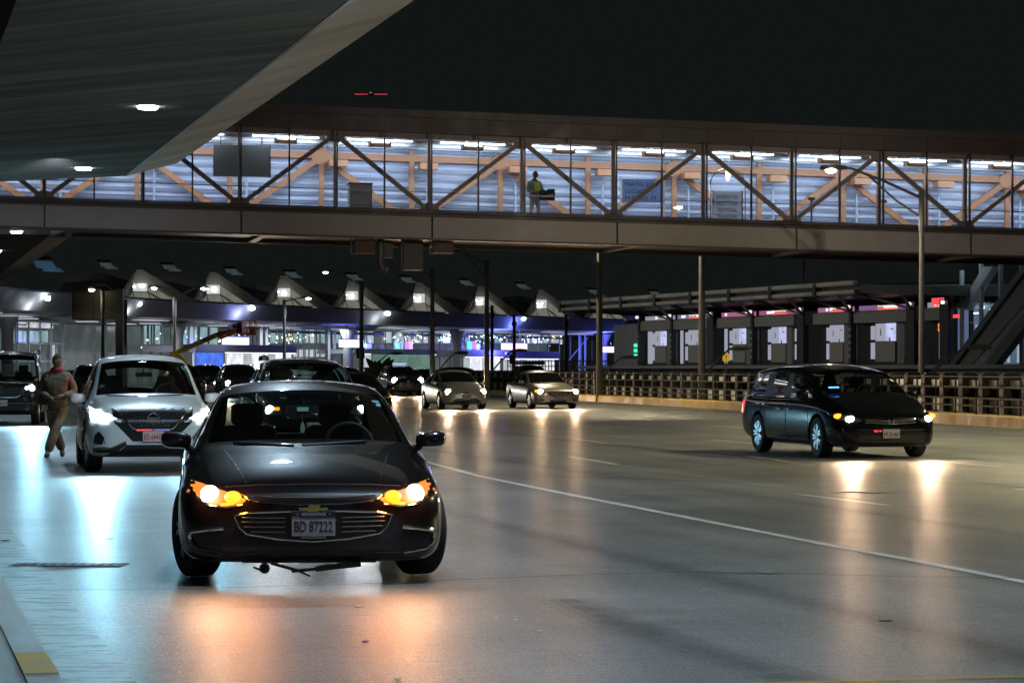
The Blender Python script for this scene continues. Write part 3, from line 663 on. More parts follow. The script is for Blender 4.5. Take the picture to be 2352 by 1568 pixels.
# glazed stair hall at the right end
hall = tag(empty('escalator_hall', SA + SU*SW, SANG), 'glazed escalator hall with thick diagonal truss at the right edge', 'stair hall')
hs = lambda x: st(x) - SW
def hv(x, y): q = SA.y + SU.y*st(x); return (hs(x), hz(y, q))
M_HGL = glass_mat('hall_glass', (.62,.72,.74), .8)
mb = MB(); mb.box((0,1.3,1.72),(12,1.4,4.75)); mb.build('rear_wall', lit_glass('hall_rear', (.13,.16,.26), .5, 1.2), hall)
for xa, xb, za, zb in ((2188,2211,1.8,4.6),):
    mb = MB(); mb.box((hs(xa),.3,za),(hs(xb),.34,zb)); mb.build('lit_doorway', emis('hall_door_glow', (.30,.36,.62), .5), hall)
mb = MB()
for i in range(3):
    x0_ = .5+i*1.5; mb.box((x0_,1.1,1.8),(x0_+.12,1.2,3.6)); mb.box((x0_+.9,1.1,1.8),(x0_+1.02,1.2,3.6)); mb.box((x0_,1.1,3.6),(x0_+1.02,1.2,3.72))
mb.build('gate_frame', emis('gate_white', (.7,.75,.85), .8), hall)
mb = MB()
for x, z in ((.9,4.3),(2.4,4.45),(3.0,4.1),(5.5,7.0),(5.2,6.6),(6.1,7.3),(6.3,6.9),(5.8,6.4),(4.9,6.0),(6.9,7.9),(7.1,7.2),(6.5,8.2),(3.9,8.0),(4.6,8.3)): mb.cbox((x,.9,z),(.30,.1,.06))
mb.build('ceiling_light', emis('hall_spot', (.8,.9,1), 6), hall)
mb = MB(); mb.cbox((hs(2200),-.02,4.15),(.8,.04,.18)); mb.cbox((hs(2155),-.02,4.95),(1.2,.04,.34)); mb.build('red_display', emis('red_led_panel', (1,.08,.08), 1.1), hall)
mb = MB(); mb.add([(0,0,1.72),(7,0,1.72),(16,0,9),(3.6,0,9),(0,0,5.2)], [(0,1,2,3,4)]); mb.build('glazing', M_HGL, hall, fix=False)
mb = MB()
for x in (0,1.05,2.9,4.7,6.6): mb.box((x-.09,-.08,1.72),(x+.09,.08,5.2 if x < 1 else 5.6+x*.8))
mb.prism([hv(*q_) for q_ in ((2180,706),(2222,712),(2285,612),(2262,612),(2212,698),(2180,694))],-.1,.3); mb.build('frame', M_STW, hall)
for k, (p_, th) in enumerate((((( 2208,838),(2222,838),(2395,610),(2380,610)),.4),(((2285,842),(2312,842),(2470,640),(2445,640)),.45))):
    mb = MB(); mb.prism([hv(*q_) for q_ in p_], -.75, -.75+th); mb.build('diagonal_truss', mat('diag_truss', (.07,.085,.085), .4, .0), hall)
mb = MB(); mb.prism([hv(*q_) for q_ in ((2224,840),(2252,840),(2430,640),(2397,612))], -.6, -.4); mb.build('escalator_side', mat('escalator_panel', (.20,.20,.19), .5, .0, noise=.15), hall)
mb = MB(); mb.prism([hv(*q_) for q_ in ((2256,842),(2283,842),(2440,642),(2432,642))], -.58, -.45); mb.build('escalator_gap', M_STW, hall)
mb = MB(); mb.box((0,-.9,.98),(16,-.1,1.5)); mb.build('base_wall', M_PLAT, hall)
area('hall_light', SA + SU*(SW+4) + Vector((0,1.5,7.5)), SA+SU*(SW+4)+Vector((0,1.5,2)), 130, (.65,.8,1), 5, 2, None)

# ---------------------------------------------------------------- terminal building
TPX = [(-140,145),(0,158),(110,166),(320,183),(580,199),(892,220),(1203,244),(1440,262)]
TP = [Vector((gx(x,Z),Z,0)) for x, Z in TPX]
terminal = tag(empty('terminal_building', TP[3]), 'long airport terminal with a concrete canopy and a row of lit triangular roof lanterns', 'terminal')
def tl(mb): return mb.xf(lambda v: v - Vector((TP[3].x, TP[3].y, 0)))
def tpt(x, back=0.0):
    for i in range(len(TPX)-1):
        if TPX[i][0] <= x <= TPX[i+1][0] or i == len(TPX)-2:
            pa, pb = TP[i], TP[i+1]; d = (pb-pa).normalized(); nrm = Vector((-d.y, d.x, 0)); nrm = nrm if nrm.y > 0 else -nrm
            if TPX[i][0] <= x <= TPX[i+1][0]:
                a = pa + nrm*back; p = (x-CX)/F
                t_ = (p*a.y - a.x)/(d.x - p*d.y); return a + d*t_, d, nrm
    a = pa + nrm*back; p = (x-CX)/F; t_ = (p*a.y - a.x)/(d.x - p*d.y); return a + d*t_, d, nrm
M_TCON = mat('terminal_concrete', (.30,.29,.28), .7, noise=.12, nscale=.4)
def offs(pts, o_):
    out = []; n = len(pts)
    for i, p in enumerate(pts):
        d = (pts[min(i+1,n-1)]-pts[max(i-1,0)]).normalized(); out.append(p + Vector((-d.y, d.x, 0))*o_)
    return out
fine = []
for p, q in zip(TP[:-1], TP[1:]):
    for k in range(6): fine.append(p.lerp(q, k/6))
fine.append(TP[-1])
for _ in range(8): fine = [fine[0]] + [(fine[i-1]+fine[i]*2+fine[i+1])/4 for i in range(1,len(fine)-1)] + [fine[-1]]
mb = MB(); sweep(mb, fine, [(-0,6.62),(-.9,5.4),(-10.5,4.95),(-10.5,6.6)]); tl(mb).build('canopy', M_TCON, terminal)
mb = MB(); sweep(mb, fine, [(.06,6.625),(.06,6.75),(-.3,6.75),(-.3,6.625)]); tl(mb).build('canopy_coping', M_DARKFR, terminal)
mb = MB(); sweep(mb, fine, [(-9.9,-.01),(-9.9,4.94),(-10.4,4.94),(-10.4,-.01)]); tl(mb).build('rear_wall', lit_glass('interior_wall', (.15,.18,.175), .16), terminal)
# soffit coffers : some lit
for i, x in enumerate(range(-40, 1420, 62)):
    p, d, nrm = tpt(x, 2.2+(i%3)*1.8)
    lit_ = (i*7) % 5 in (0,2) or 1000 < x < 1380
    z = 5.36-.045*(2.2+(i%3)*1.8)
    for q in (0,1.9):
        mb = MB(); c = p + d*q; mb.beam((c.x-d.x*.8,c.y-d.y*.8,z-.06),(c.x+d.x*.8,c.y+d.y*.8,z-.06), 1.2, .04)
        tl(mb).build('coffer', emis('coffer_glow', (.62,.66,.80), .75) if lit_ else M_STC, terminal)
for x in (60, 200, 345, 500, 640, 780, 940, 1110, 1280):
    p, d, nrm = tpt(x, 4.5); area('soffit_lamp', (p.x,p.y,4.95), (p.x,p.y,0), 300, (.86,.92,.96), 1.5, 1.5)
    mb = MB(); mb.cbox((p.x,p.y,5.02),(1.5,1.5,.05)); tl(mb).build('coffer', emis('coffer_glow', (.62,.66,.80), .75), terminal)
for x, y, pw, c in ((110,685,350,(.75,.85,1)),(320,698,350,(.85,.9,1)),(580,708,900,(.35,.4,1)),(892,720,300,(.8,.9,1)),(1203,732,1300,(.12,.18,1))):
    p, d, nrm = tpt(x, -.1); z = hz(y, p.y)
    mb = MB(); mb.lathe([(0,-.16),(.17,-.13),(.2,0),(.17,.13),(0,.16)], 'z', 12, (p.x,p.y-.1,z)); tl(mb).build('canopy_spot', emis('canopy_spot_glow', (.8,.93,1), 30), terminal, True)
    if pw: 
        l = bpy.data.lights.new('spot_glow', 'POINT'); l.energy = pw*.22; l.color = c; l.shadow_soft_size = .2; o = bpy.data.objects.new('spot_glow', l); COL.objects.link(o); o.location = (p.x-.6, p.y-1.3, z-.9)
for x, e in ((790,220),(1150,900),(1390,1300)):
    p, d, nrm = tpt(x, 2); l = bpy.data.lights.new('blue_uplight', 'POINT'); l.energy = e*1.5; l.color = (.10,.14,1); l.shadow_soft_size = .3; o = bpy.data.objects.new('blue_uplight', l); COL.objects.link(o); o.location = (p.x, p.y, 3.9)
# facade glazing
G_TEAL = lit_glass('interior_teal', (.20,.32,.32), .55); G_GREY = lit_glass('interior_grey', (.36,.40,.42), .6); G_WARM = lit_glass('interior_warm', (.50,.44,.30), .7, 2.5)
G_BLUE = lit_glass('interior_blue', (.05,.12,.55), .8, 1.5); G_PALE = lit_glass('interior_pale', (.55,.56,.62), .8, 1.2); G_DARK = lit_glass('interior_dark', (.05,.055,.065), .6)
M_TFR = mat('facade_frame', (.22,.22,.21), .45, .3); M_PIER = mat('facade_pier', (.42,.42,.46), .5)
BACK = 8.9
def pane(x0, x1, y0, y1, m, name='window', back=BACK, th=.08, frame=True, out=0, k=.9407):
    x0, x1, y0, y1 = x0*k, x1*k, y0*k, y1*k
    pa, d, nrm = tpt(x0, back-out); pb, d2, n2 = tpt(x1, back-out)
    z1, z0 = hz(y0, pa.y), hz(y1, pa.y); z0 = max(z0, .0)
    mb = MB(); off = -nrm*th
    vs = [(pa.x,pa.y,z0),(pb.x,pb.y,z0),(pb.x,pb.y,z1),(pa.x,pa.y,z1)]; vs += [(v[0]+off.x, v[1]+off.y, v[2]) for v in vs]
    mb.add(vs, [(0,1,2,3),(7,6,5,4),(0,4,5,1),(1,5,6,2),(2,6,7,3),(3,7,4,0)]); o = tl(mb).build(name, m, terminal)
    if frame:
        mb = MB(); o2 = -nrm*(th+.04); A_, B_ = Vector((pa.x+o2.x,pa.y+o2.y,0)), Vector((pb.x+o2.x,pb.y+o2.y,0)); zv = Vector((0,0,1)); g = min(.09, .12*(pb-pa).length)
        mb.beam(A_+zv*z0, A_+zv*z1, g, .08, up=d); mb.beam(B_+zv*z0, B_+zv*z1, g, .08, up=d); mb.beam(A_+zv*z1, B_+zv*z1, .06, .09); mb.beam(A_+zv*z0, B_+zv*z0, .06, .09)
        tl(mb).build('frame', M_TFR, o)
    return o
rnd = random.Random(3)
# left wing with grey wall, behind the large suv and the walking man
pane(34,190,769,800,G_GREY); pane(190,225,770,870,M_PIER,'wall_panel',frame=False)
for a in (34,66,96): pane(a,a+29 if a<96 else 156,806,836,G_TEAL)
for a, b2 in ((34,60),(63,92),(95,156)): pane(a,b2,772,792,G_DARK)
pane(157,190,772,792,M_PIER,'wall_panel',frame=False)
for i in range(9): pane(102+i*11,110+i*11,842,872,M_PIER if i%2 else G_GREY,'wall_panel',frame=False)
pane(212,268,778,870,mat('dark_wall',(.12,.12,.12),.6),'wall_panel',frame=False); pane(228,238,779,800,G_WARM,frame=False); pane(244,250,779,795,G_WARM,frame=False)
for a, b2, m in ((288,312,G_TEAL),(314,334,G_TEAL),(336,357,G_TEAL),(359,372,G_TEAL),(374,395,G_TEAL)): pane(a,b2,779,842,m)
pane(288,395,846,858,G_PALE); pane(286,303,825,868,G_PALE,frame=False)
for a in (441,458,483,508,560,578,592): pane(a,a+ (15 if a in (441,) else 22),783,842,G_TEAL if a < 560 else G_DARK)
for a, b2 in ((654,678),(684,707),(712,736),(742,766),(770,792)): pane(a,b2,800,838,G_TEAL if a!=742 else G_GREY)
for a, b2 in ((654,678),(712,738),(742,764),(768,792)): pane(a,b2,852,872,G_GREY)
for a, b2, m in ((808,836,G_TEAL),(845,862,G_GREY),(869,887,G_PALE),(893,912,G_GREY),(933,955,G_GREY),(962,981,G_GREY),(985,1002,G_GREY),(1006,1026,G_GREY),(1030,1044,G_GREY),(1064,1070,G_TEAL),(1078,1098,G_PALE),(1105,1126,G_DARK),(1132,1150,G_DARK),(1155,1175,G_DARK),(1204,1224,G_TEAL),(1232,1248,G_GREY),(1252,1270,G_GREY),(1275,1292,G_PALE),(1296,1318,G_PALE),(1323,1338,G_GREY),(1342,1372,G_GREY)):
    pane(a,b2,803 if a not in (869,1078) else 790,838,m)
# white structural piers in pairs and round columns
for x in (272,434,600,756,911,1195,1331):
    for dx in (0,13):
        p, d, nrm = tpt(x+dx, 6.5); mb = MB(); mb.cbox((p.x,p.y,2.55),(.22,.22,5.1)); tl(mb).build('white_pier', M_PIER, terminal)
for x in (17,409,799,1051,1386):
    p, d, nrm = tpt(x, 4.2); mb = MB(); r_ = .42
    mb.lathe([(r_,-.01),(r_,3.9),(r_*1.1,4.2),(r_*2.0,5.2)], 'z', 16, (p.x,p.y,0)); tl(mb).build('round_column', M_TCON, terminal, True)
# entrance vestibules with rounded fascias
def vestibule(x0, x1, yt, yb, m, doors=6, glow=(.85,.82,.9), gs=2.2):
    pa, d, nrm = tpt(x0, 3.0); pb, _, _ = tpt(x1, 3.0); L_ = (pb-pa).length; z1, z0 = hz(yt,pa.y), hz(yb,pa.y)
    def W_(u, v, z): q = pa + (pb-pa).normalized()*u + nrm*v; return (q.x,q.y,z)
    mb = MB(); r_ = .35; poly = [(0,z0),(L_,z0),(L_,z1-r_),(L_-.1,z1-r_*.3),(L_-r_,z1),(r_,z1),(.1,z1-r_*.3),(0,z1-r_)]
    mb.prism(poly, 0, 5); mb.xf(lambda v: W_(v.x, v.y, v.z)); tl(mb).build('vestibule_fascia', m, terminal)
    mb = MB(); mb.box((.1,-.02+.1,z0-.07),(L_-.1,.25,z0-.005)); mb.xf(lambda v: W_(v.x, v.y, v.z)); tl(mb).build('strip_light', emis('vestibule_strip', glow, gs), terminal)
    for i in range(doors):
        a = .2+i*(L_-.4)/doors; b_ = a+(L_-.4)/doors-.12
        mb = MB(); mb.box((a,.4,.05),(b_,.46,z0-.1)); mb.xf(lambda v: W_(v.x, v.y, v.z)); tl(mb).build('door', G_PALE if i % 3 else G_GREY, terminal)
M_VG = mat('vestibule_grey', (.32,.30,.36), .5); M_VB = mat('vestibule_blue', (.20,.22,.40), .5)
vestibule(450,682,790,808,M_VG,12); vestibule(1072,1160,803,819,M_VG,6,(.7,.85,.8),1.2); vestibule(1163,1286,806,823,M_VB,9,(.8,.8,1),3)
vestibule(838,1005,801,812,mat('vestibule_green',(.20,.26,.26),.5),3,(.3,.45,.4),.6)
pane(852,992,812,872,lit_glass('interior_green',(.10,.17,.14),.6),out=6.3,k=1)
pane(446,512,808,872,G_BLUE,out=6,k=1)
for x in range(40, 250, 26):
    p, d, nrm = tpt(x, BACK-.3); mb = MB(); mb.cbox((p.x,p.y,2.5),(.10,.2,5.0)); tl(mb).build('facade_post', M_PIER, terminal)
for zz in (2.0, 3.35):
    mb = MB(); sweep(mb, [tpt(x, BACK-.25)[0] for x in range(20,260,30)], [(0,zz),(0,zz+.12),(-.08,zz+.12),(-.08,zz)]); tl(mb).build('facade_rail', M_PIER, terminal)
# hanging white box signs
for x0, x1, y0, y1 in ((516,566,774,791),(784,830,780,797),(1156,1206,788,803),(1378,1412,796,809)):
    pink = x0 > 1000
    pa, d, nrm = tpt(x0, 1.2); pb, _, _ = tpt(x1, 1.2); z1, z0 = hz(y0,pa.y), hz(y1,pa.y); mb = MB(); mb.beam((pa.x,pa.y,(z0+z1)/2),(pb.x,pb.y,(z0+z1)/2), .5, z1-z0)
    o = tl(mb).build('lightbox_sign', emis('lightbox_pink' if pink else 'lightbox_white', (1,.72,1) if pink else (.9,.97,1), 1.5), terminal)
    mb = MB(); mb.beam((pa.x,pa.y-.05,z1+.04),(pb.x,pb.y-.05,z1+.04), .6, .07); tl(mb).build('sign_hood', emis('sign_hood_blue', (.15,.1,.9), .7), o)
    mb = MB(); c = (pa+pb)/2
    for q in (.25,.75): c = pa.lerp(pb,q); mb.beam((c.x,c.y,z1+.09),(c.x,c.y,5.3), .06, .06)
    tl(mb).build('hanger', M_TFR, o)
# festive sparkles of light behind the glass
for nm, rng, m in (('cool', ((300,395,12),(445,600,14),(655,770,22),(930,1040,26),(1066,1126,26),(1130,1300,60),(1300,1340,10)), emis('sparkle_cool', (.7,1,1), 3.2)), ('warm', ((700,715,8),(850,862,4),(1090,1100,4),(1340,1372,12)), emis('sparkle_warm', (1,.75,.3), 2.5))):
    mb = MB()
    for x0, x1, n in rng:
        for _ in range(n):
            p, d, nrm = tpt(rnd.uniform(x0,x1)*.9407, BACK-.35); z = hz(rnd.gauss(775,7), p.y); s_ = rnd.uniform(.05,.13); mb.cbox((p.x,p.y,z),(s_*rnd.uniform(.6,1.6),.03,s_))
    tl(mb).build('sparkle_lights', m, terminal).__setitem__('kind','stuff')
for x0, x1, c in ((962,968,(.1,.6,1)),(970,976,(.1,.75,1)),(988,996,(.5,.2,1)),(998,1006,(.8,.4,1)),(1140,1150,(.1,.7,1)),(1152,1162,(.5,.2,1))):
    pane(x0,x1,833,852,emis('screen_%d' % x0, c, 1.4),'screen',out=.3,frame=False)
# dark vertical facade mullions reaching the soffit
for x in list(range(282, 600, 22)) + list(range(610, 1395, 25)):
    p, d, nrm = tpt(x, BACK-.2); mb = MB(); mb.cbox((p.x,p.y,2.5),(.12,.2,5.0)); tl(mb).build('facade_post', M_TFR, terminal)
mb = MB(); sweep(mb, [tpt(x, BACK-.15)[0] for x in range(612,1420,40)], [(0,4.66),(0,4.94),(-.05,4.94),(-.05,4.66)]); tl(mb).build('upper_band', mat('dark_band',(.04,.04,.042),.4), terminal)
mb = MB()
for x in (912, 1332): p, d, nrm = tpt(x, BACK-1.2); mb.beam((p.x-1.2,p.y,2.4),(p.x+.9,p.y,4.9), .12, .12)
tl(mb).build('brace', M_PIER, terminal)
# main roof with lanterns
M_TROOF = mat('terminal_roof', (.055,.06,.058), .6, .1, noise=.25, nscale=.5)
M_HOOD = mat('lantern_hood', (.085,.083,.078), .6, .0, noise=.2)
G_LAN = lit_glass('lantern_panel', (.26,.25,.20), .26, 1.0)
G_LANW = lit_glass('lantern_window', (.62,.65,.68), .42, 3)
for x, yt in ((322,650),(490,654),(652,661),(808,668),(962,674),(1104,681),(1243,688),(1378,695)):
    p, d, nrm = tpt(x, 2.0); s_ = p.y/5644; dv = -nrm
    lan = tag(empty('roof_lantern', (p.x,p.y,6.6), R(8)), None); lan.parent = terminal; lan.location = (p.x-TP[3].x, p.y-TP[3].y, 6.6)
    H_ = (hz(yt,p.y)-6.6); w0 = 2.0; w1 = .56
    mb = MB(); zs_ = H_*.52
    wz = lambda z: w0 + (w1-w0)*min(z/zs_,1)
    mb.add([(-wz(0)*.75,-.2,0),(wz(0)*.95,-.2,0),(w1,-.2,zs_),(-w1,-.2,zs_)], [(0,1,2,3)])               # fanned front
    mb.add([(wz(0)*.95,-.2,0),(2.9,-.12,0),(w1,-.2,H_),(w1,-.2,zs_)], [(0,1,2,3)])   # long right face
    
    mb.build('lantern_glazing', G_LAN, lan, fix=False)
    mb = MB(); mb.box((-w1,-.15,zs_),(w1,-.1,H_)); mb.build('lantern_window', G_LANW, lan)
    mb = MB(); fr = .05
    for a, b2 in (((-w1,zs_),(w1,zs_)),((-w1,H_),(w1,H_)),((-w1,zs_),(-w1,H_)),((w1,zs_),(w1,H_)),((-w1,zs_),(-wz(0)*.75,0)),((w1,zs_),(wz(0)*.95,0)),((-w1,zs_),(-.35,0)),((w1,zs_),(.9,0)),((-w1,zs_),(-1.1,0)),((w1,zs_),(1.6,0))): mb.beam((a[0],-.3,a[1]),(b2[0],-.3,b2[1]),.06,.08)
    mb.beam((w1,-.3,H_),(2.9,-.3,.0),.08,.10); mb.beam((2.45,-.3,0),(2.45,-.3,.4),.06,.08); mb.build('lantern_frame', M_DARKFR, lan)
    inn = [(-1.50,0),(-w1,H_+.02),(w1,H_+.02),(2.9,0)]; outp = [(-1.95,0),(-.25,H_+1.05),(.15,H_+1.05),(4.3,0)]; nb2 = 5
    for k in range(nb2):
        a_ = [Vector(p0).lerp(Vector(p1), k/nb2) for p0, p1 in zip(inn, outp)]; b_ = [Vector(p0).lerp(Vector(p1), (k+.82)/nb2) for p0, p1 in zip(inn, outp)]
        for q in range(3): mb = MB() if (k == 0 and q == 0) else mb; mb.prism([tuple(a_[q]),tuple(a_[q+1]),tuple(b_[q+1]),tuple(b_[q])], -.45+k*.10, -.35+k*.10)
    mb.add([(-1.9,.3,0),(-.25,.3,H_+.95),(.15,.3,H_+.95),(4.2,.3,0)], [(0,1,2,3)])
    mb.build('lantern_hood', M_HOOD, lan, fix=False)
    mb = MB()
    for q in (-.35,.15): mb.lathe([(0,-.08),(.09,-.05),(.1,0),(0,.08)], 'z', 8, (q-.1,-.45,H_*.8))
    mb.build('lantern_lamp', emis('lantern_lamp_glow', (.85,.95,1), 9), lan, True)
    l = bpy.data.lights.new('lantern_light', 'POINT'); l.energy = 100; l.color = (1,.97,.86); l.shadow_soft_size = .2; o = bpy.data.objects.new('lantern_light', l); COL.objects.link(o); o.location = (p.x+.4, p.y-2.0, 7.9)
# folded roof behind
rp = [tpt(x, 9.0)[0] for x in range(150, 1800, 40)]
mb = MB(); n = len(rp)
for i, p in enumerate(rp):
    ph = (i % 4)/4; zr_ = 8.75 + .5*(1-abs(ph*2-1))
    mb.v += [Vector((p.x,p.y-6.5,6.6)), Vector((p.x,p.y,zr_-.55)), Vector((p.x,p.y-.2,zr_)), Vector((p.x,p.y+14,8.6))]
for i in range(n-1):
    for j in range(3): mb.f.append([i*4+j, (i+1)*4+j, (i+1)*4+j+1, i*4+j+1]); mb.m.append(0 if j != 1 else 1)
tl(mb).build('folded_roof', [M_TROOF, M_HOOD], terminal)
for x, y in ((95,605),(240,607),(385,612),(528,621),(665,628),(806,634),(930,640),(1065,647),(1195,655),(1360,668),(1500,672)):
    p, d, nrm = tpt(max(x,0), 12); z = hz(y, p.y); b_ = 1
    mb = MB()
    for k in range(3):
        f_ = (.34, .62, .34)[k]; o_ = (0,.75,1.75)[k]
        mb.add([(p.x-1.5+o_*.8,p.y,z+.65-o_*.55),(p.x+(.9 if k == 0 else .5)+o_*.8,p.y,z+.6-o_*.55),(p.x+(.9 if k == 0 else .9)+o_*.8+.3,p.y-.4,z+.6-f_-o_*.55),(p.x-1.0+o_*.8,p.y-.4,z+.65-f_-o_*.55)][0:4], [(0,1,2,3)], 0 if k else 1)
    mb.xf(lambda v: (p.x+(v.x-p.x)*(.5 if x > 120 else .75), v.y, z+(v.z-z)*(.62 if x > 120 else 1.0)))
    tl(mb).build('skylight', [lit_glass('skylight_glow' if x > 120 else 'skylight_glow_blue', (.055,.075,.08) if x > 120 else (.03,.08,.13), .32), M_HOOD], terminal, fix=False)

# ---------------------------------------------------------------- louvred sign back on a column
p = Vector((gx(215,140),140,0))
ls = tag(empty('louvred_sign', (p.x,140,0)), 'dark louvred back of a big sign board on a black column', 'sign')
w_ = 100/F*140; z1, z0 = hz(668,140), hz(734,140)
mb = MB(); mb.box((-w_/2,0,z0),(w_/2,.3,z1)); mb.build('sign_case', M_DARKFR, ls)
mb = MB(); nl = 12
for i in range(nl): zz = z0+.1+(z1-z0-.2)*i/nl; mb.box((-w_/2+.1,-.05,zz),(-.08,.0-.002,zz+.045)); mb.box((.08,-.05,zz),(w_/2-.3,-.002,zz+.045))
mb.build('louvres', mat('louvre_brown', (.07,.055,.045), .6), ls)
mb = MB(); mb.box((w_/2+.002,0,0),(w_/2+.42,.4,z1+.1)); mb.build('column', mat('black_column', (.012,.012,.018), .5), ls)

# ---------------------------------------------------------------- street lamps
def lamp_post(x, Z, ytop, label, up=None, low=None, lit=False, r0=.11, base_y=None, m=M_POLE, second=None, power=0, col=(1,.72,.36), glow=None):
    X = gx(x, Z); o = tag(empty('street_lamp', (X,Z,0)), label, 'street lamp', 'street lamps along the roadways')
    h = hz(ytop, Z)
    mb = MB(); mb.tube([(0,0,0),(0,0,h*.5),(0,0,h)], [r0,r0*.85,r0*.65], 10); mb.cbox((0,0,.15),(.35,.35,.3)); mb.tube([(0,0,h-1.2),(0,0,h+.05)], r0*.95, 8); mb.build('pole', m, o, True)
    def arm(ex, ey, lit, ay=None, by=None, first=True):
        dx = gx(ex, Z)-X; hzz = hz(ey, Z); s = 1 if dx > 0 else -1
        ya = hz(ay, Z) if ay else h-.2; yb = hz(by, Z) if by else ya-.6
        mb = MB(); pts = [(0,0,ya),(dx*.45,0,ya+(hzz-ya)*.62),(dx*.8,0,hzz+.02),(dx*.9,0,hzz+.03)]
        mb.tube(pts, [.05,.045,.04,.035], 6)
        if by: mb.tube([(0,0,yb),(dx*.3,0,yb+(ya+(hzz-ya)*.45-yb)*.55),(dx*.6,0,ya+(hzz-ya)*.78)], .035, 6)
        a = mb.build('arm', m, o, True)
        hd = MB(); L_ = abs(dx)*.0+.42
        hd.prism([(-.42,0),(-.36,.1),(.05,.13),(.42,.06),(.42,-.01),(.05,-.04),(-.3,-.03)], -.13, .13); hd.xf(lambda v: (dx*.9+s*.34 - v.x*s*-1, v.y, v.z+hzz) if False else (dx*.9 + s*.25 + v.x*(-s), v.y, v.z+hzz)); hd.build('lamp_head', M_DSTEEL, a)
        if lit:
            gl = MB(); gl.lathe([(0,-.12),(.13,-.09),(.19,0),(.1,.03)], 'z', 14, (dx*.9+s*.32,0,hzz-.02)); gl.xf(lambda v: v); gl.build('lamp_glass', glow or M_WHITE_L, a, True)
            if power: spot('street_lamp_or_added_light', (X+dx*.9+s*.32,Z,hzz-.16), (X+dx*.9+s*.32,Z-.6,0), power, col, 155, .5, .12)
    if up: arm(*up)
    if second: arm(*second)
    if low: arm(*low)
    return o
Zp = gnd(2117,965).y
COLW = (1,.74,.36)
# added spotlights without lamps, out of view, to brighten the front of the footbridge
for X_, Y_, tx, pw in ((19.5,42,16,9000),(23,30,4,12000),(26,20,-9,9000)):
    spot('added_bridge_light', (X_,Y_,9.5), (tx, 83, 7.9), pw*.6, (1,.87,.77), 26, .9, .3)
for X_, Y_ in ((14.5,50),(18.5,31)): spot('street_lamp_or_added_light', (X_,Y_,9.0), (X_-3,Y_,0), 7000, (1,.89,.52), 150, .5, .2)  # added lights standing in for unseen street lamps on the right
spot('added_bridge_light', (-9.6,52,5.7), (-16,80,6.6), 1500, (.7,.82,1), 36, .9, .3)  # added cool light for the left part of the bridge
spot('added_bridge_light', (gx(1520,77),74,4.6), (gx(1520,83),83,6.3), 110, (1,.93,.5), 100, .9, .3)  # added yellowish light on the fascia, no lamp at this spot

lamp_post(2117, 75, 440, 'tall lamp post nearest on the right with lit warm lamp on a long arm', up=(1912,388,True,455,500), low=(2240,800,False,872,None), r0=.10, power=2000, col=(1,.87,.58), glow=emis('warm_lamp_near', (1,.88,.5), 40))
lamp_post(1612, 96, 470, 'tall grey lamp post before the station, its top hidden by the footbridge', up=(1470,430,True,480,520), low=(1690,803,False,868,None), r0=.15, power=2300, col=(1,.86,.56))
lamp_post(1377, 112, 500, 'tall grey lamp post left of the station with a short brace under the footbridge', up=(1250,465,True,515,None), second=(1340,583,False,612,None), low=(1440,822,False,868,None), r0=.16, power=2300, col=(1,.86,.56))
lamp_post(1118, 128, 600, 'lamp post with double sloping arm reaching left toward the hanging duct', up=(1040,578,False,607,640), low=(1190,806,False,866,None), r0=.15)
lamp_post(993, 134, 618, 'lamp post directly below the hanging duct beneath the footbridge', up=(950,603,False,645,None), low=(1055,812,False,870,None), r0=.15)
lamp_post(830, 150, 648, 'lamp post with small bright lamp far out to its upper left', up=(752,624,True,655,None), low=(907,813,False,872,None), r0=.15, glow=emis('small_lamp', (.8,.9,1), 12))
lamp_post(653, 160, 690, 'slender lamp post with one bright lamp at upper right, above the dark suv', up=(702,684,True,692,None), r0=.12, power=900, col=(.8,.9,1), glow=M_COOL_L)
lamp_post(401, 150, 684, 'lamp post with two lit lamps, bright one at its upper right', up=(462,661,True,686,None), second=(362,660,True,686,None), r0=.12, power=700, col=(.9,.9,1), glow=M_COOL_L)
lamp_post(288, 142, 690, 'plain lamp post beside the louvred sign column, arm rising left', up=(232,655,False,692,None), r0=.12)
lamp_post(236, 138, 668, 'short lamp post in front of the louvred sign with glaring yellowish lamp', up=(222,664,True,672,None), r0=.12, power=160, col=(1,.9,.6))
lamp_post(1845, 210, 596, 'very thin far pole rising above the station roof', r0=.12)
# thin dark poles in front of the terminal
for x, yt, lab in ((1130,701,'thin black pole left of the blue lit canopy part'),(1181,722,'thin black pole through the pink light box sign'),(1300,722,'thin dark pole between the rounded blue vestibule and the warm windows')):
    o = tag(empty('slim_pole', (gx(x,185),185,0)), lab, 'pole'); mb = MB(); mb.tube([(0,0,0),(0,0,hz(yt,185))], .12, 8); mb.lathe([(.12,0),(.2,.1),(.2,.3),(.12,.4)], 'z', 8, (0,0,hz(yt,185)-.9)); mb.build('pole', M_DARKFR, o, True)
# far picket fence in front of the vestibules
pf = tag(empty('picket_fence', (gx(1165,172),172,0)), 'dark picket fence in front of the blue vestibule doors', 'fence'); L_ = (1411-1165)/F*172
mb = MB(); i = 0
while i < L_: mb.box((i,0,0),(i+.06,.05,hz(826,172))); i += .22
mb.box((0,-.02,hz(830,172)),(L_,.07,hz(828,172))); mb.box((0,-.02,hz(842,172)),(L_,.07,hz(840,172))); mb.build('pickets', M_DARKFR, pf)
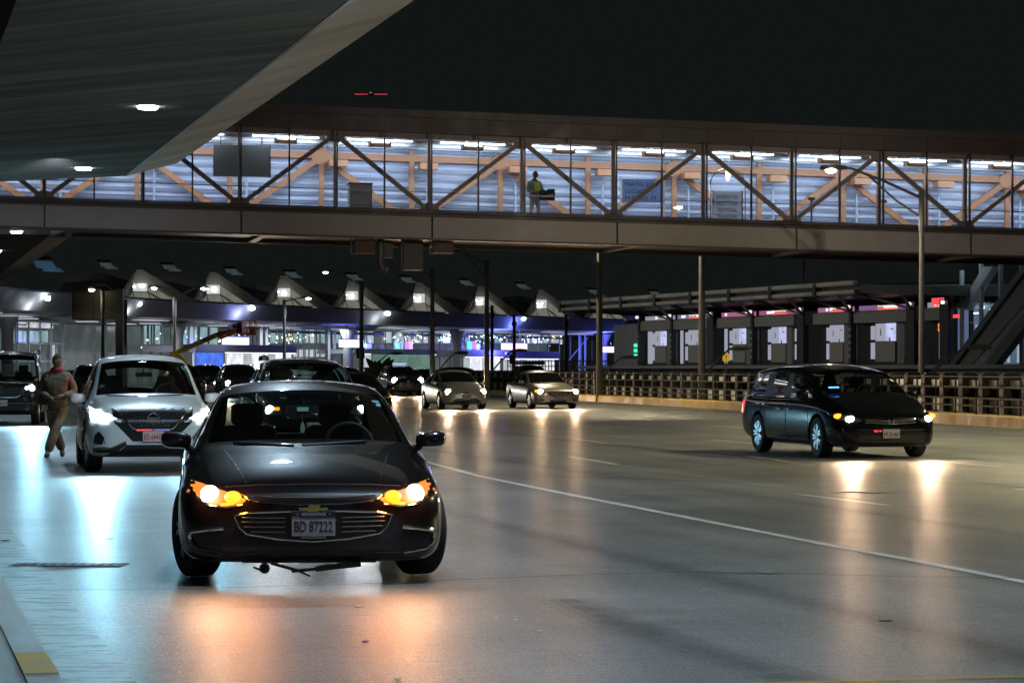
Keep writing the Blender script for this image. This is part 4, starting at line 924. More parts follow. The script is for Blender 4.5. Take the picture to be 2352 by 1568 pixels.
# traffic-sign back and screens
for x, y0, y1, w_, lab in ((828,799,823,19,'dark back of a small sign on the pole left of the big leaf plant'),(1177,814,836,14,'dark box cabinet standing before the blue vestibule')):
    o = tag(empty('sign_back', (gx(x,150),150,0)), lab, 'sign'); mb = MB(); mb.box((-w_/F*75,0,hz(y1,150) if y1 < 870 else .9),(w_/F*75,.06,hz(y0,150))); mb.build('plate', M_DARKFR, o); mb = MB(); mb.tube([(0,.1,0),(0,.1,hz(y0,150)+.2)],.05,6); mb.build('pole', M_POLE, o, True)
sgn = tag(empty('warning_sign', (gx(1668,118),118,0)), 'small yellow warning sign below the station doors', 'sign'); mb = MB(); mb.box((-.17,0,hz(829,118)),(.17,.04,hz(812,118))); mb.build('plate', emis('yellow_sign', (.9,.5,.02), .55), sgn)
mb = MB(); text_mb(mb, '!', .06, .22, (0,-.006,hz(820.5,118))); mb.build('symbol', M_STC, sgn, fix=False); mb = MB(); mb.tube([(0,.06,0),(0,.06,hz(814,118))],.03,6); mb.build('pole', M_POLE, sgn)
# banana-leaf plant
pl = tag(empty('leafy_plant', (gx(872,140),140,0)), 'broad leaved green plant in front of the green glass', 'plant')
rl = random.Random(5); M_LEAF = mat('broad_leaf', (.16,.24,.06), .45, noise=.25)
for i in range(11):
    a = -1.25 + 2.5*i/10 + rl.uniform(-.1,.1); L_ = rl.uniform(1.1,1.7); mb = MB(); seg = 7
    for k in range(seg+1):
        t_ = k/seg; rr = L_*t_; ang = a*(1+.25*t_); c = Vector((math.sin(ang)*rr, rl.uniform(-.02,.02)+.25*math.cos(i*2.3)*t_, .9+math.cos(ang)*rr*(1-.15*t_)))
        wv = .22*math.sin(math.pi*min(1,t_*.9+.08))**.8; nx = Vector((math.cos(ang),.35,-math.sin(ang)))*wv; mb.v += [c-nx, c, c+nx]
    for k in range(seg): b_ = k*3; mb.f += [[b_,b_+3,b_+4,b_+1],[b_+1,b_+4,b_+5,b_+2]]; mb.m += [0,0]
    mb.build('leaf', M_LEAF, pl, True, fix=False)
mb = MB(); mb.tube([(0,0,0),(.03,0,.6),(0,0,1.0)],[.1,.08,.05],8); mb.build('stem', mat('plant_stem',(.12,.11,.05),.7), pl, True)
# boom lift
BLZ = 150.0
bl = tag(empty('boom_lift', (gx(392,BLZ),BLZ,0)), 'yellow boom lift with raised orange work basket in front of the terminal', 'boom lift')
def B(x, y): return Vector((gx(x,BLZ)-gx(392,BLZ), 0, hz(y,BLZ)))
M_LY = mat('lift_yellow', (.50,.40,.08), .45, noise=.1, emit=(.5,.4,.08), es=.0); M_LO = mat('lift_orange', (.75,.16,.03), .4)
mb = MB(); mb.beam(B(394,815), B(500,768), .26, .30); mb.build('boom', M_LY, bl)
mb = MB(); text_mb(mb, 'O LIFT', 1.1, .2, (0,0,0)); text_mb(mb, 'ALL aerial', 2.0, .28, (2.2,0,0)); 
v0 = B(410,808); v1 = B(500,768); ag = math.atan2(v1.z-v0.z, v1.x-v0.x); c_ = B(424,801.5); rm = Matrix.Rotation(-ag,4,'Y')
mb.xf(lambda v: rm @ v + c_ + Vector((0,-.18,0))); mb.build('lettering', M_BLACK, bl, fix=False)
mb = MB(); mb.beam(B(500,772),B(512,763),.3,.38); mb.beam(B(510,765),B(548,758),.24,.26); mb.beam(B(505,778),B(540,764),.12,.12); mb.build('jib', M_LO, bl)
mb = MB(); mb.box((B(545,0).x,-.3,B(0,765).z),(B(556,0).x,.3,B(0,740).z)); mb.build('control_box', M_BLACK, bl); mb = MB(); mb.box((B(535,0).x,-.2,B(0,754).z),(B(544,0).x,.1,B(0,744).z)); mb.build('drive_box', mat('blue_box',(.03,.12,.4),.4), bl)
mb = MB(); xa, xb = B(562,0).x, B(588,0).x; za, zb = B(0,765).z, B(0,737).z
for y in (-.45,.45):
    for x in (xa,(xa+xb)/2,xb): mb.tube([(x,y,za),(x,y,zb)],.03,6)
    for z in (za,(za+zb)/2,zb): mb.tube([(xa,y,z),(xb,y,z)],.03,6)
for x in (xa,xb):
    for z in (za,(za+zb)/2,zb): mb.tube([(x,-.45,z),(x,.45,z)],.03,6)
mb.box((B(552,0).x,-.4,za-.12),(xb+.05,.4,za)); mb.box((xb-.35,-.47,za+.0),(xb,-.455,za+.3)); mb.build('basket', M_LO, bl)
mb = MB(); mb.beam((-.6,0,1.0),(1.6,0,1.0),1.6,1.0); mb.beam((1.2,0,1.4),B(400,812),.4,.5); mb.build('chassis', M_LY, bl)
for sx in (-.4,1.3):
    for sy in (-.8,.8): mb = MB(); mb.lathe([(0,-.15),(.42,-.15),(.45,-.1),(.45,.1),(.42,.15),(0,.15)],'y',16,(sx,sy,.45)); mb.build('wheel', M_RUBBER, bl, True)
# aircraft far off in the dark sky : only its red wing strips show
AZ = 2400.0; ac = tag(empty('distant_aircraft', (gx(852,AZ),AZ,hz(217,AZ))), 'tiny far aircraft in the black sky showing red lights', 'aircraft')
mb = MB(); mb.lathe([(0,-14),(1.2,-12),(1.7,-6),(1.7,8),(.6,16),(0,17)],'y',12); mb.add([(0,-2,0),(16,5,.2),(16,7,.2),(0,5,0),(-16,5,.2),(-16,7,.2)],[(0,1,2,3),(0,3,5,4)]); mb.build('airframe', M_STC, ac, True)
mb = MB(); mb.box((3.2,1.0,-.2),(16,1.4,.65)); mb.box((-16,1.0,-.2),(-3.2,1.4,.65)); mb.build('red_light', emis('red_beacon', (.75,.05,.10), .75), ac); mb = MB(); mb.cbox((.5,-14.5,0),(1.8,.4,.9)); mb.build('nose_light', emis('nose_beacon', (.6,.65,.45), .4), ac)
# ---------------------------------------------------------------- cars
M_INT = mat('car_lining', (.006,.006,.007), .9)
def car_paint(name, col, metal=.3, rough=.28, coat=.8, spec=.5, cr=.06):
    key = 'paint_'+name
    if key in _mc: return _mc[key]
    m = mat(key, col, rough, metal, coat=coat, spec=spec); nt = m.node_tree; b = nt.nodes['Principled BSDF']; b.inputs['Coat Roughness'].default_value = cr
    geo = nt.nodes.new('ShaderNodeNewGeometry'); lin = nt.nodes.new('ShaderNodeBsdfDiffuse'); lin.inputs[0].default_value = (.005,.005,.006,1)
    n = nt.nodes.new('ShaderNodeTexNoise'); n.inputs['Scale'].default_value = 3; n.inputs['Detail'].default_value = 6
    tc = nt.nodes.new('ShaderNodeTexCoord'); nt.links.new(tc.outputs['Object'], n.inputs[0])
    r = nt.nodes.new('ShaderNodeMapRange'); r.inputs[1].default_value = .3; r.inputs[2].default_value = .7; r.inputs[3].default_value = rough-.03; r.inputs[4].default_value = rough+.06
    nt.links.new(n.outputs[0], r.inputs[0]); nt.links.new(r.outputs[0], b.inputs['Roughness'])
    mx = nt.nodes.new('ShaderNodeMixShader'); nt.links.new(geo.outputs['Backfacing'], mx.inputs[0]); nt.links.new(b.outputs[0], mx.inputs[1]); nt.links.new(lin.outputs[0], mx.inputs[2])
    nt.links.new(mx.outputs[0], nt.nodes['Material Output'].inputs[0]); return m
G_WS = glass_mat('windscreen_glass', (.74,.82,.79), .5)
G_SIDE = glass_mat('side_window_glass', (.30,.33,.33), .9)
G_OPQ = mat('dark_car_glass', (.006,.008,.008), .05, coat=0, spec=.6)
M_LENS = glass_mat('lamp_lens', (.8,.8,.8), .6)
M_HOUS = mat('lamp_housing', (.10,.10,.11), .25, .6)

def S(y, zb, W, zs, wt, zr, zt, bow=0, cab=0, top=0, side=0):
    return dict(y=y, zb=zb, W=W, zs=zs, wt=wt, zr=zr, zt=zt, bow=bow, cab=cab, top=top, side=side)
# top/side give the material of the strip from this section to the next: 0 paint 1 windscreen 2 rear glass 3/4/6 side glass 5 black trim
NC = 15
def section(s):
    W, zb, zs, wt, zr, zt = (s[k] for k in ('W','zb','zs','wt','zr','zt'))
    h = zs-zb; p = [(0,zb),(.55*W,zb),(.88*W,zb),(.965*W,zb+min(.06,h*.15)),(.995*W,zb+.32*h),(1.0*W,zb+.62*h),(.985*W,zs-.1*h),(.955*W,zs)]
    if s['cab']:
        b8 = (max(.905*W, wt+.02), zs+.03); r = Vector((wt, zr)); d = Vector(b8)-r; L_ = max(d.length, .001); lo = r + d/L_*min(.075, L_*.35)
        mid = (Vector(b8)+lo)/2 + Vector((.018, 0)) if L_ > .2 else (Vector(b8)+lo)/2
        p += [b8, tuple(mid), tuple(lo), (wt, zr)]
    else:
        a = Vector((.955*W, zs)); r = Vector((wt, zr))
        p += [tuple(a.lerp(r,.3)), tuple(a.lerp(r,.55)), tuple(a.lerp(r,.8)), (wt, zr)]
    for f in (.66,.33,0): x = wt*f; p.append((x, zr+(zt-zr)*(1-f*f)))
    out = []
    for i, (x, z) in enumerate(p):
        y = s['y']
        if i >= 11: y += s['bow']*(x/wt)**2
        elif i >= 9: y += s['bow']
        elif i == 8: y += s['bow']*.6
        out.append((x, y, z))
    return out
def loft(sts):
    bm = bmesh.new(); rows = []
    for s in sts:
        sec = section(s); rv = [bm.verts.new(p) for p in sec]; lv = []
        for i, p in enumerate(sec): lv.append(rv[i] if i in (0, NC-1) else bm.verts.new((-p[0], p[1], p[2])))
        rows.append((rv, lv))
    for i in range(len(sts)-1):
        (r0,l0),(r1,l1) = rows[i], rows[i+1]; s = sts[i]
        for j in range(NC-1):
            k = 0
            if j in (8,9) and s['side']: k = s['side']
            if j >= 11 and s['top']: k = s['top']
            if j < 2: k = 5
            f = bm.faces.new((r0[j], r1[j], r1[j+1], r0[j+1])); f.material_index = k
            f = bm.faces.new((l0[j+1], l1[j+1], l1[j], l0[j])); f.material_index = k
    for (rv, lv), rev in ((rows[0], 0), (rows[-1], 1)):
        for j in range(NC-1):
            q = [rv[j], rv[j+1], lv[j+1], lv[j]]; q2 = []
            for v in q:
                if v not in q2: q2.append(v)
            if rev: q2.reverse()
            bm.faces.new(q2).material_index = 5 if j < 2 else 0
    bmesh.ops.recalc_face_normals(bm, faces=bm.faces)
    return bm
def wheel(parent, x, y, r, side, steer=0, rim=M_RIM, spokes=5, w=.22):
    """tyre with rim as its child; side -1/+1 tells which way the rim faces"""
    mb = MB(); h = w/2
    prof = [(r*.66,-h*.9),(r*.80,-h),(r*.93,-h*.97),(r*.985,-h*.8),(r,-h*.5),(r*.992,-.012),(r,h*.0),(r*.992,.012),(r,h*.5),(r*.985,h*.8),(r*.93,h*.97),(r*.80,h),(r*.66,h*.9)]
    mb.lathe(prof, 'x', 40, closed=True); o = mb.build('wheel', M_RUBBER, parent, True)
    o.location = (x, y, r); o.rotation_euler = (0, 0, steer)
    mb = MB(); e = h*.72*side; R_ = r*.70
    mb.lathe([(R_*.98,-h*.8*side),(R_*.95,0),(R_*.93,e*.9),(R_,e*1.22),(R_*.98,e*1.25),(R_*.9,e*.95),(R_*.88,-h*.8*side)], 'x', 40, closed=True)
    mb.lathe([(0,e*.35),(R_*.88,e*.15)], 'x', 24, k=1)
    for i in range(spokes):
        a = 2*math.pi*i/spokes
        for da in (-.16,.16):
            p0 = Vector((e*.95, math.cos(a)*R_*.1, math.sin(a)*R_*.1)); p1 = Vector((e*.95, math.cos(a+da)*R_*.9, math.sin(a+da)*R_*.9))
            mb.beam(p0, p1, .034, .05, up=(1,0,0))
    mb.lathe([(0,e*1.15),(R_*.16,e*1.1),(R_*.22,e*.8)], 'x', 16)
    mb.build('rim', [rim, M_BLACK], o, True, angle=30)
    return o
class Car:
    def __init__(c, name, sts, paint, loc, ang, label, cat, wb=(.95,2.83), wr=.335, track=.80, steer=0, sub=2, group=None, see=True, rim=M_RIM, spokes=5, arch=.4, tint=None):
        c.root = empty(name, loc, ang, label, cat, group); c.wr = wr
        c.steer = steer; bm = loft(sts); me = bpy.data.meshes.new('body'); bm.to_mesh(me); bm.free()
        ws, rs = (G_WS, G_WS) if see else (G_OPQ, G_OPQ); sd = G_SIDE if see else G_OPQ
        mats = [paint, ws, rs, sd, sd, M_BLACK, sd]
        for m in mats: me.materials.append(m)
        o = link('tmp', me); md = o.modifiers.new('s', 'SUBSURF'); md.levels = md.render_levels = sub
        cut = MB()
        for yy in (wb[0], wb[0]+wb[1]):
            for sx in (-1,1):
                cut.lathe([(0,sx*(track-.22)),(wr+arch*.14,sx*(track-.22)),(wr+arch*.14,sx*1.4),(0,sx*1.4)], 'x', 32, (0,yy,wr+.01), k=5)
        me2 = bpy.data.meshes.new('cut'); me2.from_pydata(cut.v, [], cut.f)
        for m in mats: me2.materials.append(m)
        me2.polygons.foreach_set('material_index', [5]*len(me2.polygons))
        bm = bmesh.new(); bm.from_mesh(me2); bmesh.ops.remove_doubles(bm, verts=bm.verts, dist=1e-5); bmesh.ops.recalc_face_normals(bm, faces=bm.faces); bm.to_mesh(me2); bm.free()
        oc = link('cut', me2)
        me3 = evald(o); bm = bmesh.new(); bm.from_mesh(me3); bmesh.ops.triangulate(bm, faces=bm.faces[:]); c.bvh = BVHTree.FromBMesh(bm); bm.free()
        b2 = o.modifiers.new('b', 'BOOLEAN'); b2.operation = 'DIFFERENCE'; b2.object = oc; b2.solver = 'EXACT'
        me = evald(o); kill(o); kill(oc)
        # split by material
        names = {0:'body',1:'windscreen',2:'rear_window',3:'side_window',4:'side_window',5:'underbody',6:'side_window'}
        src = bmesh.new(); src.from_mesh(me)
        for k in range(7):
            for sx in ((-1,1) if k in (3,4,6) else (0,)):
                fs = [f for f in src.faces if f.material_index == k and (sx == 0 or f.calc_center_median().x*sx > 0)]
                if not fs: continue
                vm = {}; nb_ = bmesh.new()
                for f in fs:
                    vs = []
                    for v in f.verts:
                        if v.index not in vm: vm[v.index] = nb_.verts.new(v.co)
                        vs.append(vm[v.index])
                    try: nb_.faces.new(vs)
                    except ValueError: pass
                m_ = bpy.data.meshes.new(names[k]); nb_.to_mesh(m_); nb_.free(); m_.materials.append(mats[k])
                m_.polygons.foreach_set('use_smooth', [True]*len(m_.polygons)); m_.set_sharp_from_angle(angle=R(42))
                q = link(names[k], m_, c.root)
                if k == 0: c.body = q
        src.free()
        for i, yy in enumerate((wb[0], wb[0]+wb[1])):
            for sx in (-1,1): wheel(c.root, sx*track, yy, wr, sx, steer if i == 0 else 0, rim, spokes)
    # point on the body seen from the front (or from the side)
    def hit(c, x, z, off=0):
        h = c.bvh.ray_cast(Vector((x,-3,z)), Vector((0,1,0)))
        if h[0] is None or h[0].y > 2.2:
            h = c.bvh.find_nearest(Vector((x, .35+abs(x)*.3, z)))
            return h[0] + h[1]*off if h[1].y < .3 else h[0]+Vector((0,-off,0))
        return h[0] + Vector((0,-1,0))*off
    def shit(c, y, z, sx, off=0):
        h = c.bvh.ray_cast(Vector((sx*3,y,z)), Vector((-sx,0,0)))
        if h[0] is None: return Vector((sx*.9,y,z))
        return h[0] + Vector((sx*off,0,0))
    def patch(c, name, outline, m, off=.006, parent=None, div=3, thick=.012, side=0, ret=False):
        bm = bmesh.new(); n = len(outline)
        vs = [bm.verts.new((a, b2, 0)) for a, b2 in outline]
        tri = geometry.tessellate_polygon([[Vector((a, b2, 0)) for a, b2 in outline]])
        for t in tri:
            try: bm.faces.new([vs[i] for i in t])
            except ValueError: pass
        for _ in range(div): bmesh.ops.subdivide_edges(bm, edges=[e for e in bm.edges if e.calc_length() > .045], cuts=1, use_grid_fill=True)
        bmesh.ops.triangulate(bm, faces=bm.faces)
        bound = [e for e in bm.edges if e.is_boundary]
        fr = [v.co.copy() for v in bm.verts]; idx = {v: i for i, v in enumerate(bm.verts)}
        N = len(fr); F_ = [tuple(idx[v] for v in f.verts) for f in bm.faces]
        B_ = [(idx[e.verts[0]], idx[e.verts[1]]) for e in bound]; bm.free()
        def pr(p, o_): return c.shit(p.x, p.y, side, o_) if side else c.hit(p.x, p.y, o_)
        V = [pr(p, off) for p in fr] + [pr(p, off-thick) for p in fr]
        mb = MB(); mb.add(V, F_ + [tuple(N+i for i in reversed(t)) for t in F_] + [(a, b2, N+b2, N+a) for a, b2 in B_])
        o = mb.build(name, m, parent or c.root, True, angle=50); return o
    def strip(c, name, pts, r, m, off=.004, parent=None, side=0, n=6, flat=1):
        out = []
        for i in range(len(pts)-1):
            a, b2 = Vector(pts[i]), Vector(pts[i+1]); k = max(1, int((b2-a).length/.05))
            for j in range(k): out.append(a.lerp(b2, j/k))
        out.append(Vector(pts[-1]))
        P = [c.shit(p.x, p.y, side, off) if side else c.hit(p.x, p.y, off) for p in out]
        mb = MB(); mb.tube(P, r, n); return mb.build(name, m, parent or c.root, True)
    def both(c, fn):
        return [fn(-1), fn(1)]
    def lamp(c, outline, bulbs, lens=True, back=M_HOUS, beam=None, cols=None):
        """headlight on both sides: outline in (x,z) for the +x side; bulbs: (x,z,r,material[,sx])"""
        for s in (-1,1):
            h = c.patch('headlight', [(x*s, z) for x, z in outline], back, .004)
            for b_ in bulbs:
                x, z, r_, m = b_[:4]; ax = b_[4] if len(b_) > 4 else 1
                p = c.hit(x*s, z, .012); mb = MB(); mb.lathe([(r_,.03),(r_*.96,.0),(r_*.6,-.025),(0,-.034)], 'y', 20); mb.xf(lambda v: Vector((v.x*ax, v.y, v.z)) + p)
                mb.build('bulb', m, h, True)
            if beam:
                x, z, pw, col = beam; p = c.hit(x*s, z, .09)
                spot('headlight_beam', p, (p.x + .0, p.y-14, p.z-.75), pw, col, 100, 1.0, .05, c.root)
    def plate(c, z, text, col, tcol, w=.31, h=.16, x=0, frame=None, name='license_plate', off=.03):
        p = c.hit(x, z, off); p.y = min(p.y, c.hit(x-w/2, z, off).y, c.hit(x+w/2,z,off).y)
        mb = MB(); mb.box((x-w/2-.008, p.y, z-h/2-.006), (x+w/2+.008, p.y+.04, z+h/2+.006), 0); o = mb.build('plate_frame', M_BLACK, c.root)
        mb = MB(); mb.box((x-w/2, p.y-.006, z-h/2), (x+w/2, p.y-.001, z+h/2)); q = mb.build(name, col, o)
        mb = MB(); text_mb(mb, text, w*.88, h*.5, (x, p.y-.009, z-.012), bold=.01); mb.build('lettering', tcol, q, fix=False); q.parent = o
        return p.y
    def mirror(c, x, y, z, w, h, m, stalk=True):
        for s in (-1,1):
            mb = MB(); prof = []
            n = 14
            for k, (sc, dy) in enumerate(((.55,-.085),(.86,-.07),(1,-.02),(1,.045),(.93,.055))):
                for j in range(n):
                    t = 2*math.pi*j/n; ct, s_ = math.cos(t), math.sin(t)
                    ex = abs(ct)**.6*(1 if ct > 0 else -1)*w/2*sc; ez = abs(s_)**.6*(1 if s_ > 0 else -1)*h/2*sc
                    mb.v.append(Vector((s*x + ex, y+dy, z+ez + .012*ex*s/w)))
            for k in range(4):
                for j in range(n): mb.f.append([k*n+j, k*n+(j+1)%n, (k+1)*n+(j+1)%n, (k+1)*n+j]); mb.m.append(0)
            mb.f.append(list(range(n))); mb.m.append(0); mb.f.append([4*n+j for j in reversed(range(n))]); mb.m.append(1)
            mb.tube([(s*(x-w*.36),y+.0,z-h*.42),(s*(x-w*.55),y+.03,z-h*.6),(s*(x-w*.55-.12),y+.06,z-h*.75)], [.03,.028,.035], 8, 1)
            mb.build('wing_mirror', [m, M_BLACK], c.root, True)
    def cabin(c, zf, y_dash, wx, z_dash, seats, wheel_z, y_wheel, rear=True, rvm=None, sx=1):
        """seats: list of (x, y, top z) ; steering wheel on image right (+x)"""
        mb = MB(); mb.box((-wx, y_dash, zf), (wx, y_dash+.35, z_dash)); mb.box((-wx,y_dash-.2,z_dash-.1),(wx,y_dash+.2,z_dash-.015)); mb.build('dashboard', M_SEAT, c.root)
        for x, y, z in seats:
            mb = MB(); mb.cbox((x,y-.1,zf+.22),(.5,.55,.2)); 
            def pad(cx, cy, cz, w_, d_, h_):
                b_ = len(mb.v)
                mb.lathe([(0,-h_/2),(.75,-h_/2),(.97,-h_*.38),(1,0),(.97,h_*.38),(.75,h_/2),(0,h_/2)], 'z', 16)
                for i in range(b_, len(mb.v)):
                    v = mb.v[i]; sq = max(abs(v.x), abs(v.y), 1e-6); rr = math.hypot(v.x, v.y); f_ = (rr/sq)**.75 if rr > 1e-6 else 1
                    mb.v[i] = Vector((cx+v.x*f_*w_/2, cy+v.y*f_*d_/2, cz+v.z))
            pad(x, y+.12, (zf+.3+z-.18)/2, .50, .16, z-.18-zf-.3); pad(x, y+.14, z-.09, .27, .12, .18); mb.tube([(x-.06,y+.13,z-.25),(x-.06,y+.13,z-.1)],.01,6); mb.tube([(x+.06,y+.13,z-.25),(x+.06,y+.13,z-.1)],.01,6)
            mb.build('seat', M_SEAT, c.root, True)
        if rear: mb = MB(); mb.box((-wx+.05,rear[0],zf+.1),(wx-.05,rear[0]+.2,rear[1])); mb.build('rear_bench', M_SEAT, c.root)
        mb = MB(); n = 28; ring = [(sx*.36+.185*math.cos(6.2832*i/n), y_wheel+.06*math.sin(6.2832*i/n), wheel_z+.175*math.sin(6.2832*i/n)) for i in range(n+1)]
        mb.tube(ring, .016, 8, caps=False); mb.beam((sx*.36-.17,y_wheel,wheel_z),(sx*.36+.17,y_wheel,wheel_z),.03,.05); mb.cbox((sx*.36,y_wheel,wheel_z-.01),(.14,.04,.11)); mb.build('steering_wheel', mat('wheel_leather', (.015,.015,.015), .4), c.root, True)
        if rvm:
            y, z = rvm; mb = MB(); mb.prism([(-.13,-.03),(-.12,.03),(.12,.035),(.135,-.02),(.1,-.035),(-.1,-.04)],-.012,.02); mb.xf(lambda v: v+Vector((0,y,z))); mb.tube([(0,y+.01,z+.02),(0,y-.03,z+.08)],.012,6); mb.build('rear_view_mirror', M_BLACK, c.root)
    def wipers(c, y0, pts):
        for a, b_ in pts:
            P = [c.hit(*(Vector(a).lerp(Vector(b_), t/8)), .018) for t in range(9)]
            mb = MB(); mb.tube(P, [.012]+[.010]*7+[.006], 6); mb.build('wiper', M_BLACK, c.root, True)
def polar(cx, cz, rx, rz, a0, a1, n): return [(cx+rx*math.cos(R(a0+(a1-a0)*i/n)), cz+rz*math.sin(R(a0+(a1-a0)*i/n))) for i in range(n+1)]

# body profiles ------------------------------------------------------------
def sedan(L=4.9, W=.915, H=1.44, hood=.93, deck=1.03, base=1.30):
    k = L/4.92; f = W/.925; h = H/1.45
    return [S(0,.27,.56*f,.52,.46,.60,.615), S(.04,.20,.74*f,.58,.60,.655,.68), S(.12,.165,.85*f,.625,.68,.71,.735), S(.26,.155,.905*f,.665,.69,.755,.79),
        S(.5,.155,.93*f,.71,.715,.815,.853), S(.85,.18,.925*f,.77,.725,.875,.912), S(1.18,.175,.928*f,.82,.73,.92,.955), S(base-.04,.175,.93*f,.84,.745,.935,.968),
        S(base,.175,.93*f,.845,.77*f,.945,.978,.16,1,1), S(base+.35,.175,.93*f,.87,.715*f,1.10*h,1.142*h,.13,1,1,3), S(base+.74,.175,.93*f,.885,.645*f,1.29*h,1.335*h,.10,1,1,3), S(base+.80,.175,.93*f,.89,.635*f,1.315*h,1.362*h,.09,1,0,3),
        S(2.45*k,.175,.93*f,.90,.60*f,1.375*h,1.425*h,.03,1,0,3), S(2.82*k,.175,.93*f,.91,.59*f,1.395*h,1.445*h,0,1,0,5), S(2.92*k,.175,.93*f,.915,.59*f,1.395*h,1.448*h,0,1,0,4), S(3.4*k,.18,.925*f,.925,.58*f,1.365*h,1.42*h,0,1,0,4),
        S(3.62*k,.18,.92*f,.935,.575*f,1.335*h,1.39*h,-.03,1,2,0), S(4.15*k,.19,.90*f,.945,.60*f,1.045*h,1.075*h,-.12,1,2,0), S(4.28*k,.20,.89*f,.94,.62,.985,1.005,-.1,1,0,0),
        S(4.6*k,.24,.86*f,.93,.66,.975,.99), S(4.82*k,.30,.80*f,.90,.6,.965,.985), S(4.92*k,.42,.70*f,.78,.5,.86,.87)]
def suv(L=4.9, W=.955, H=1.70, hood=1.0, base=1.25, nose=.12):
    k = L/4.9; f = W/.955; t = H-1.70; n_ = nose
    return [S(0,.36,.56*f,.62,.50,.74,.76), S(.05,.29,.72*f,.68,.60,.82,.845), S(.14,.25,.83*f,.73,.68,.90,.925), S(.28,.235,.895*f,.78,.72,.955,.985),
        S(.5,.225,.935*f,.84,.74,1.0,1.035), S(.9,.22,.95*f,.91,.75,1.055,1.09), S(base-.06,.22,.955*f,.95,.765,1.085,1.115),
        S(base,.22,.957*f,.96,.80*f,1.095,1.125,.16,1,1), S(base+.32,.22,.958*f,.985,.74*f,1.28+t*.5,1.325+t*.5,.13,1,1,3), S(base+.70,.22,.958*f,1.0,.675*f,1.52+t,1.575+t,.10,1,1,3), S(base+.76,.22,.958*f,1.005,.665*f,1.54+t,1.595+t,.09,1,0,3),
        S(2.5*k,.22,.957*f,1.01,.63*f,1.625+t,1.68+t,.03,1,0,3), S(2.85*k,.22,.955*f,1.015,.625*f,1.635+t,1.695+t,0,1,0,5), S(2.95*k,.22,.955*f,1.02,.625*f,1.635+t,1.70+t,0,1,0,4), S(3.6*k,.225,.95*f,1.04,.62*f,1.615+t,1.68+t,0,1,0,4), S(3.75*k,.23,.945*f,1.05,.62*f,1.605+t,1.67+t,0,1,0,5), S(3.85*k,.24,.94*f,1.06,.62*f,1.595+t,1.66+t,0,1,0,6),
        S(4.3*k,.27,.92*f,1.07,.61*f,1.53+t,1.60+t,-.02,1,0,0), S(4.42*k,.28,.91*f,1.07,.62*f,1.48+t,1.55+t,-.05,1,2,0), S(4.7*k,.32,.88*f,1.05,.64*f,1.13,1.17,-.05,1,0,0), S(4.82*k,.36,.84*f,.95,.62,1.02,1.05), S(4.9*k,.45,.74*f,.85,.55,.93,.94)]
def boxy(L=5.3, W=1.0, H=1.93, base=1.55):
    t = H-1.93; f = W
    return [S(0,.42,.72*f,.80,.66,.98,1.0), S(.04,.34,.86*f,.86,.74,1.05,1.07), S(.12,.30,.93*f,.92,.79,1.11,1.135), S(.3,.28,.965*f,.98,.82,1.15,1.18),
        S(.8,.27,.985*f,1.03,.83,1.185,1.22), S(base-.08,.26,1.0*f,1.08,.84,1.215,1.25), S(base,.26,1.0*f,1.09,.88*f,1.225,1.26,.12,1,1), S(base+.28,.26,1.0*f,1.11,.84*f,1.45,1.50,.10,1,1,3), S(base+.58,.26,1.0*f,1.12,.79*f,1.74+t,1.80+t,.08,1,1,3), S(base+.64,.26,1.0*f,1.125,.785*f,1.765+t,1.825+t,.07,1,0,3),
        S(2.9,.26,1.0*f,1.13,.765*f,1.845+t,1.91+t,0,1,0,3), S(3.2,.26,1.0*f,1.13,.76*f,1.86+t,1.93+t,0,1,0,5), S(3.3,.26,1.0*f,1.13,.76*f,1.86+t,1.93+t,0,1,0,4), S(4.2,.27,1.0*f,1.13,.75*f,1.85+t,1.92+t,0,1,0,5), S(4.3,.27,.995*f,1.13,.75*f,1.845+t,1.915+t,0,1,0,6), S(4.95,.3,.98*f,1.12,.74*f,1.81+t,1.87+t,0,1,0,0), S(5.1,.33,.96*f,1.1,.74*f,1.75+t,1.8+t,0,1,2,0), S(5.25,.36,.93*f,1.05,.76,1.15,1.18,0,1,0,0), S(5.3,.45,.85*f,.95,.7,1.05,1.06)]
def minivan(L=5.1, W=.99, H=1.70, base=1.02):
    f = W/.99; t = H-1.72
    return [S(0,.32,.60*f,.56,.52,.66,.68), S(.05,.25,.76*f,.62,.62,.74,.765), S(.15,.21,.865*f,.68,.70,.82,.85), S(.32,.195,.93*f,.745,.74,.895,.925),
        S(.6,.185,.97*f,.82,.76,.975,1.005), S(base-.12,.18,.985*f,.875,.78,1.035,1.06), S(base,.18,.987*f,.90,.83*f,1.06,1.09,.24,1,1), S(base+.42,.18,.99*f,.93,.80*f,1.30,1.345,.18,1,1,3), S(base+.80,.18,.99*f,.94,.745*f,1.52+t,1.575+t,.12,1,1,3), S(base+.86,.18,.99*f,.945,.74*f,1.545+t,1.60+t,.11,1,0,3),
        S(2.35,.18,.99*f,.95,.735*f,1.62+t,1.68+t,.02,1,0,3), S(2.55,.18,.99*f,.955,.735*f,1.635+t,1.70+t,0,1,0,5), S(2.66,.18,.99*f,.955,.735*f,1.64+t,1.71+t,0,1,0,4), S(3.65,.18,.99*f,.955,.735*f,1.64+t,1.715+t,0,1,0,5), S(3.76,.185,.985*f,.95,.73*f,1.635+t,1.71+t,0,1,0,6), S(4.6,.22,.965*f,.97,.72*f,1.59+t,1.66+t,0,1,0,0), S(4.78,.25,.955*f,.98,.71*f,1.55+t,1.60+t,-.03,1,2,0), S(5.0,.3,.93*f,.98,.72*f,1.12,1.16,-.03,1,0,0), S(5.08,.36,.88*f,.92,.64,1.02,1.05), S(5.14,.46,.78*f,.82,.55,.92,.93)]
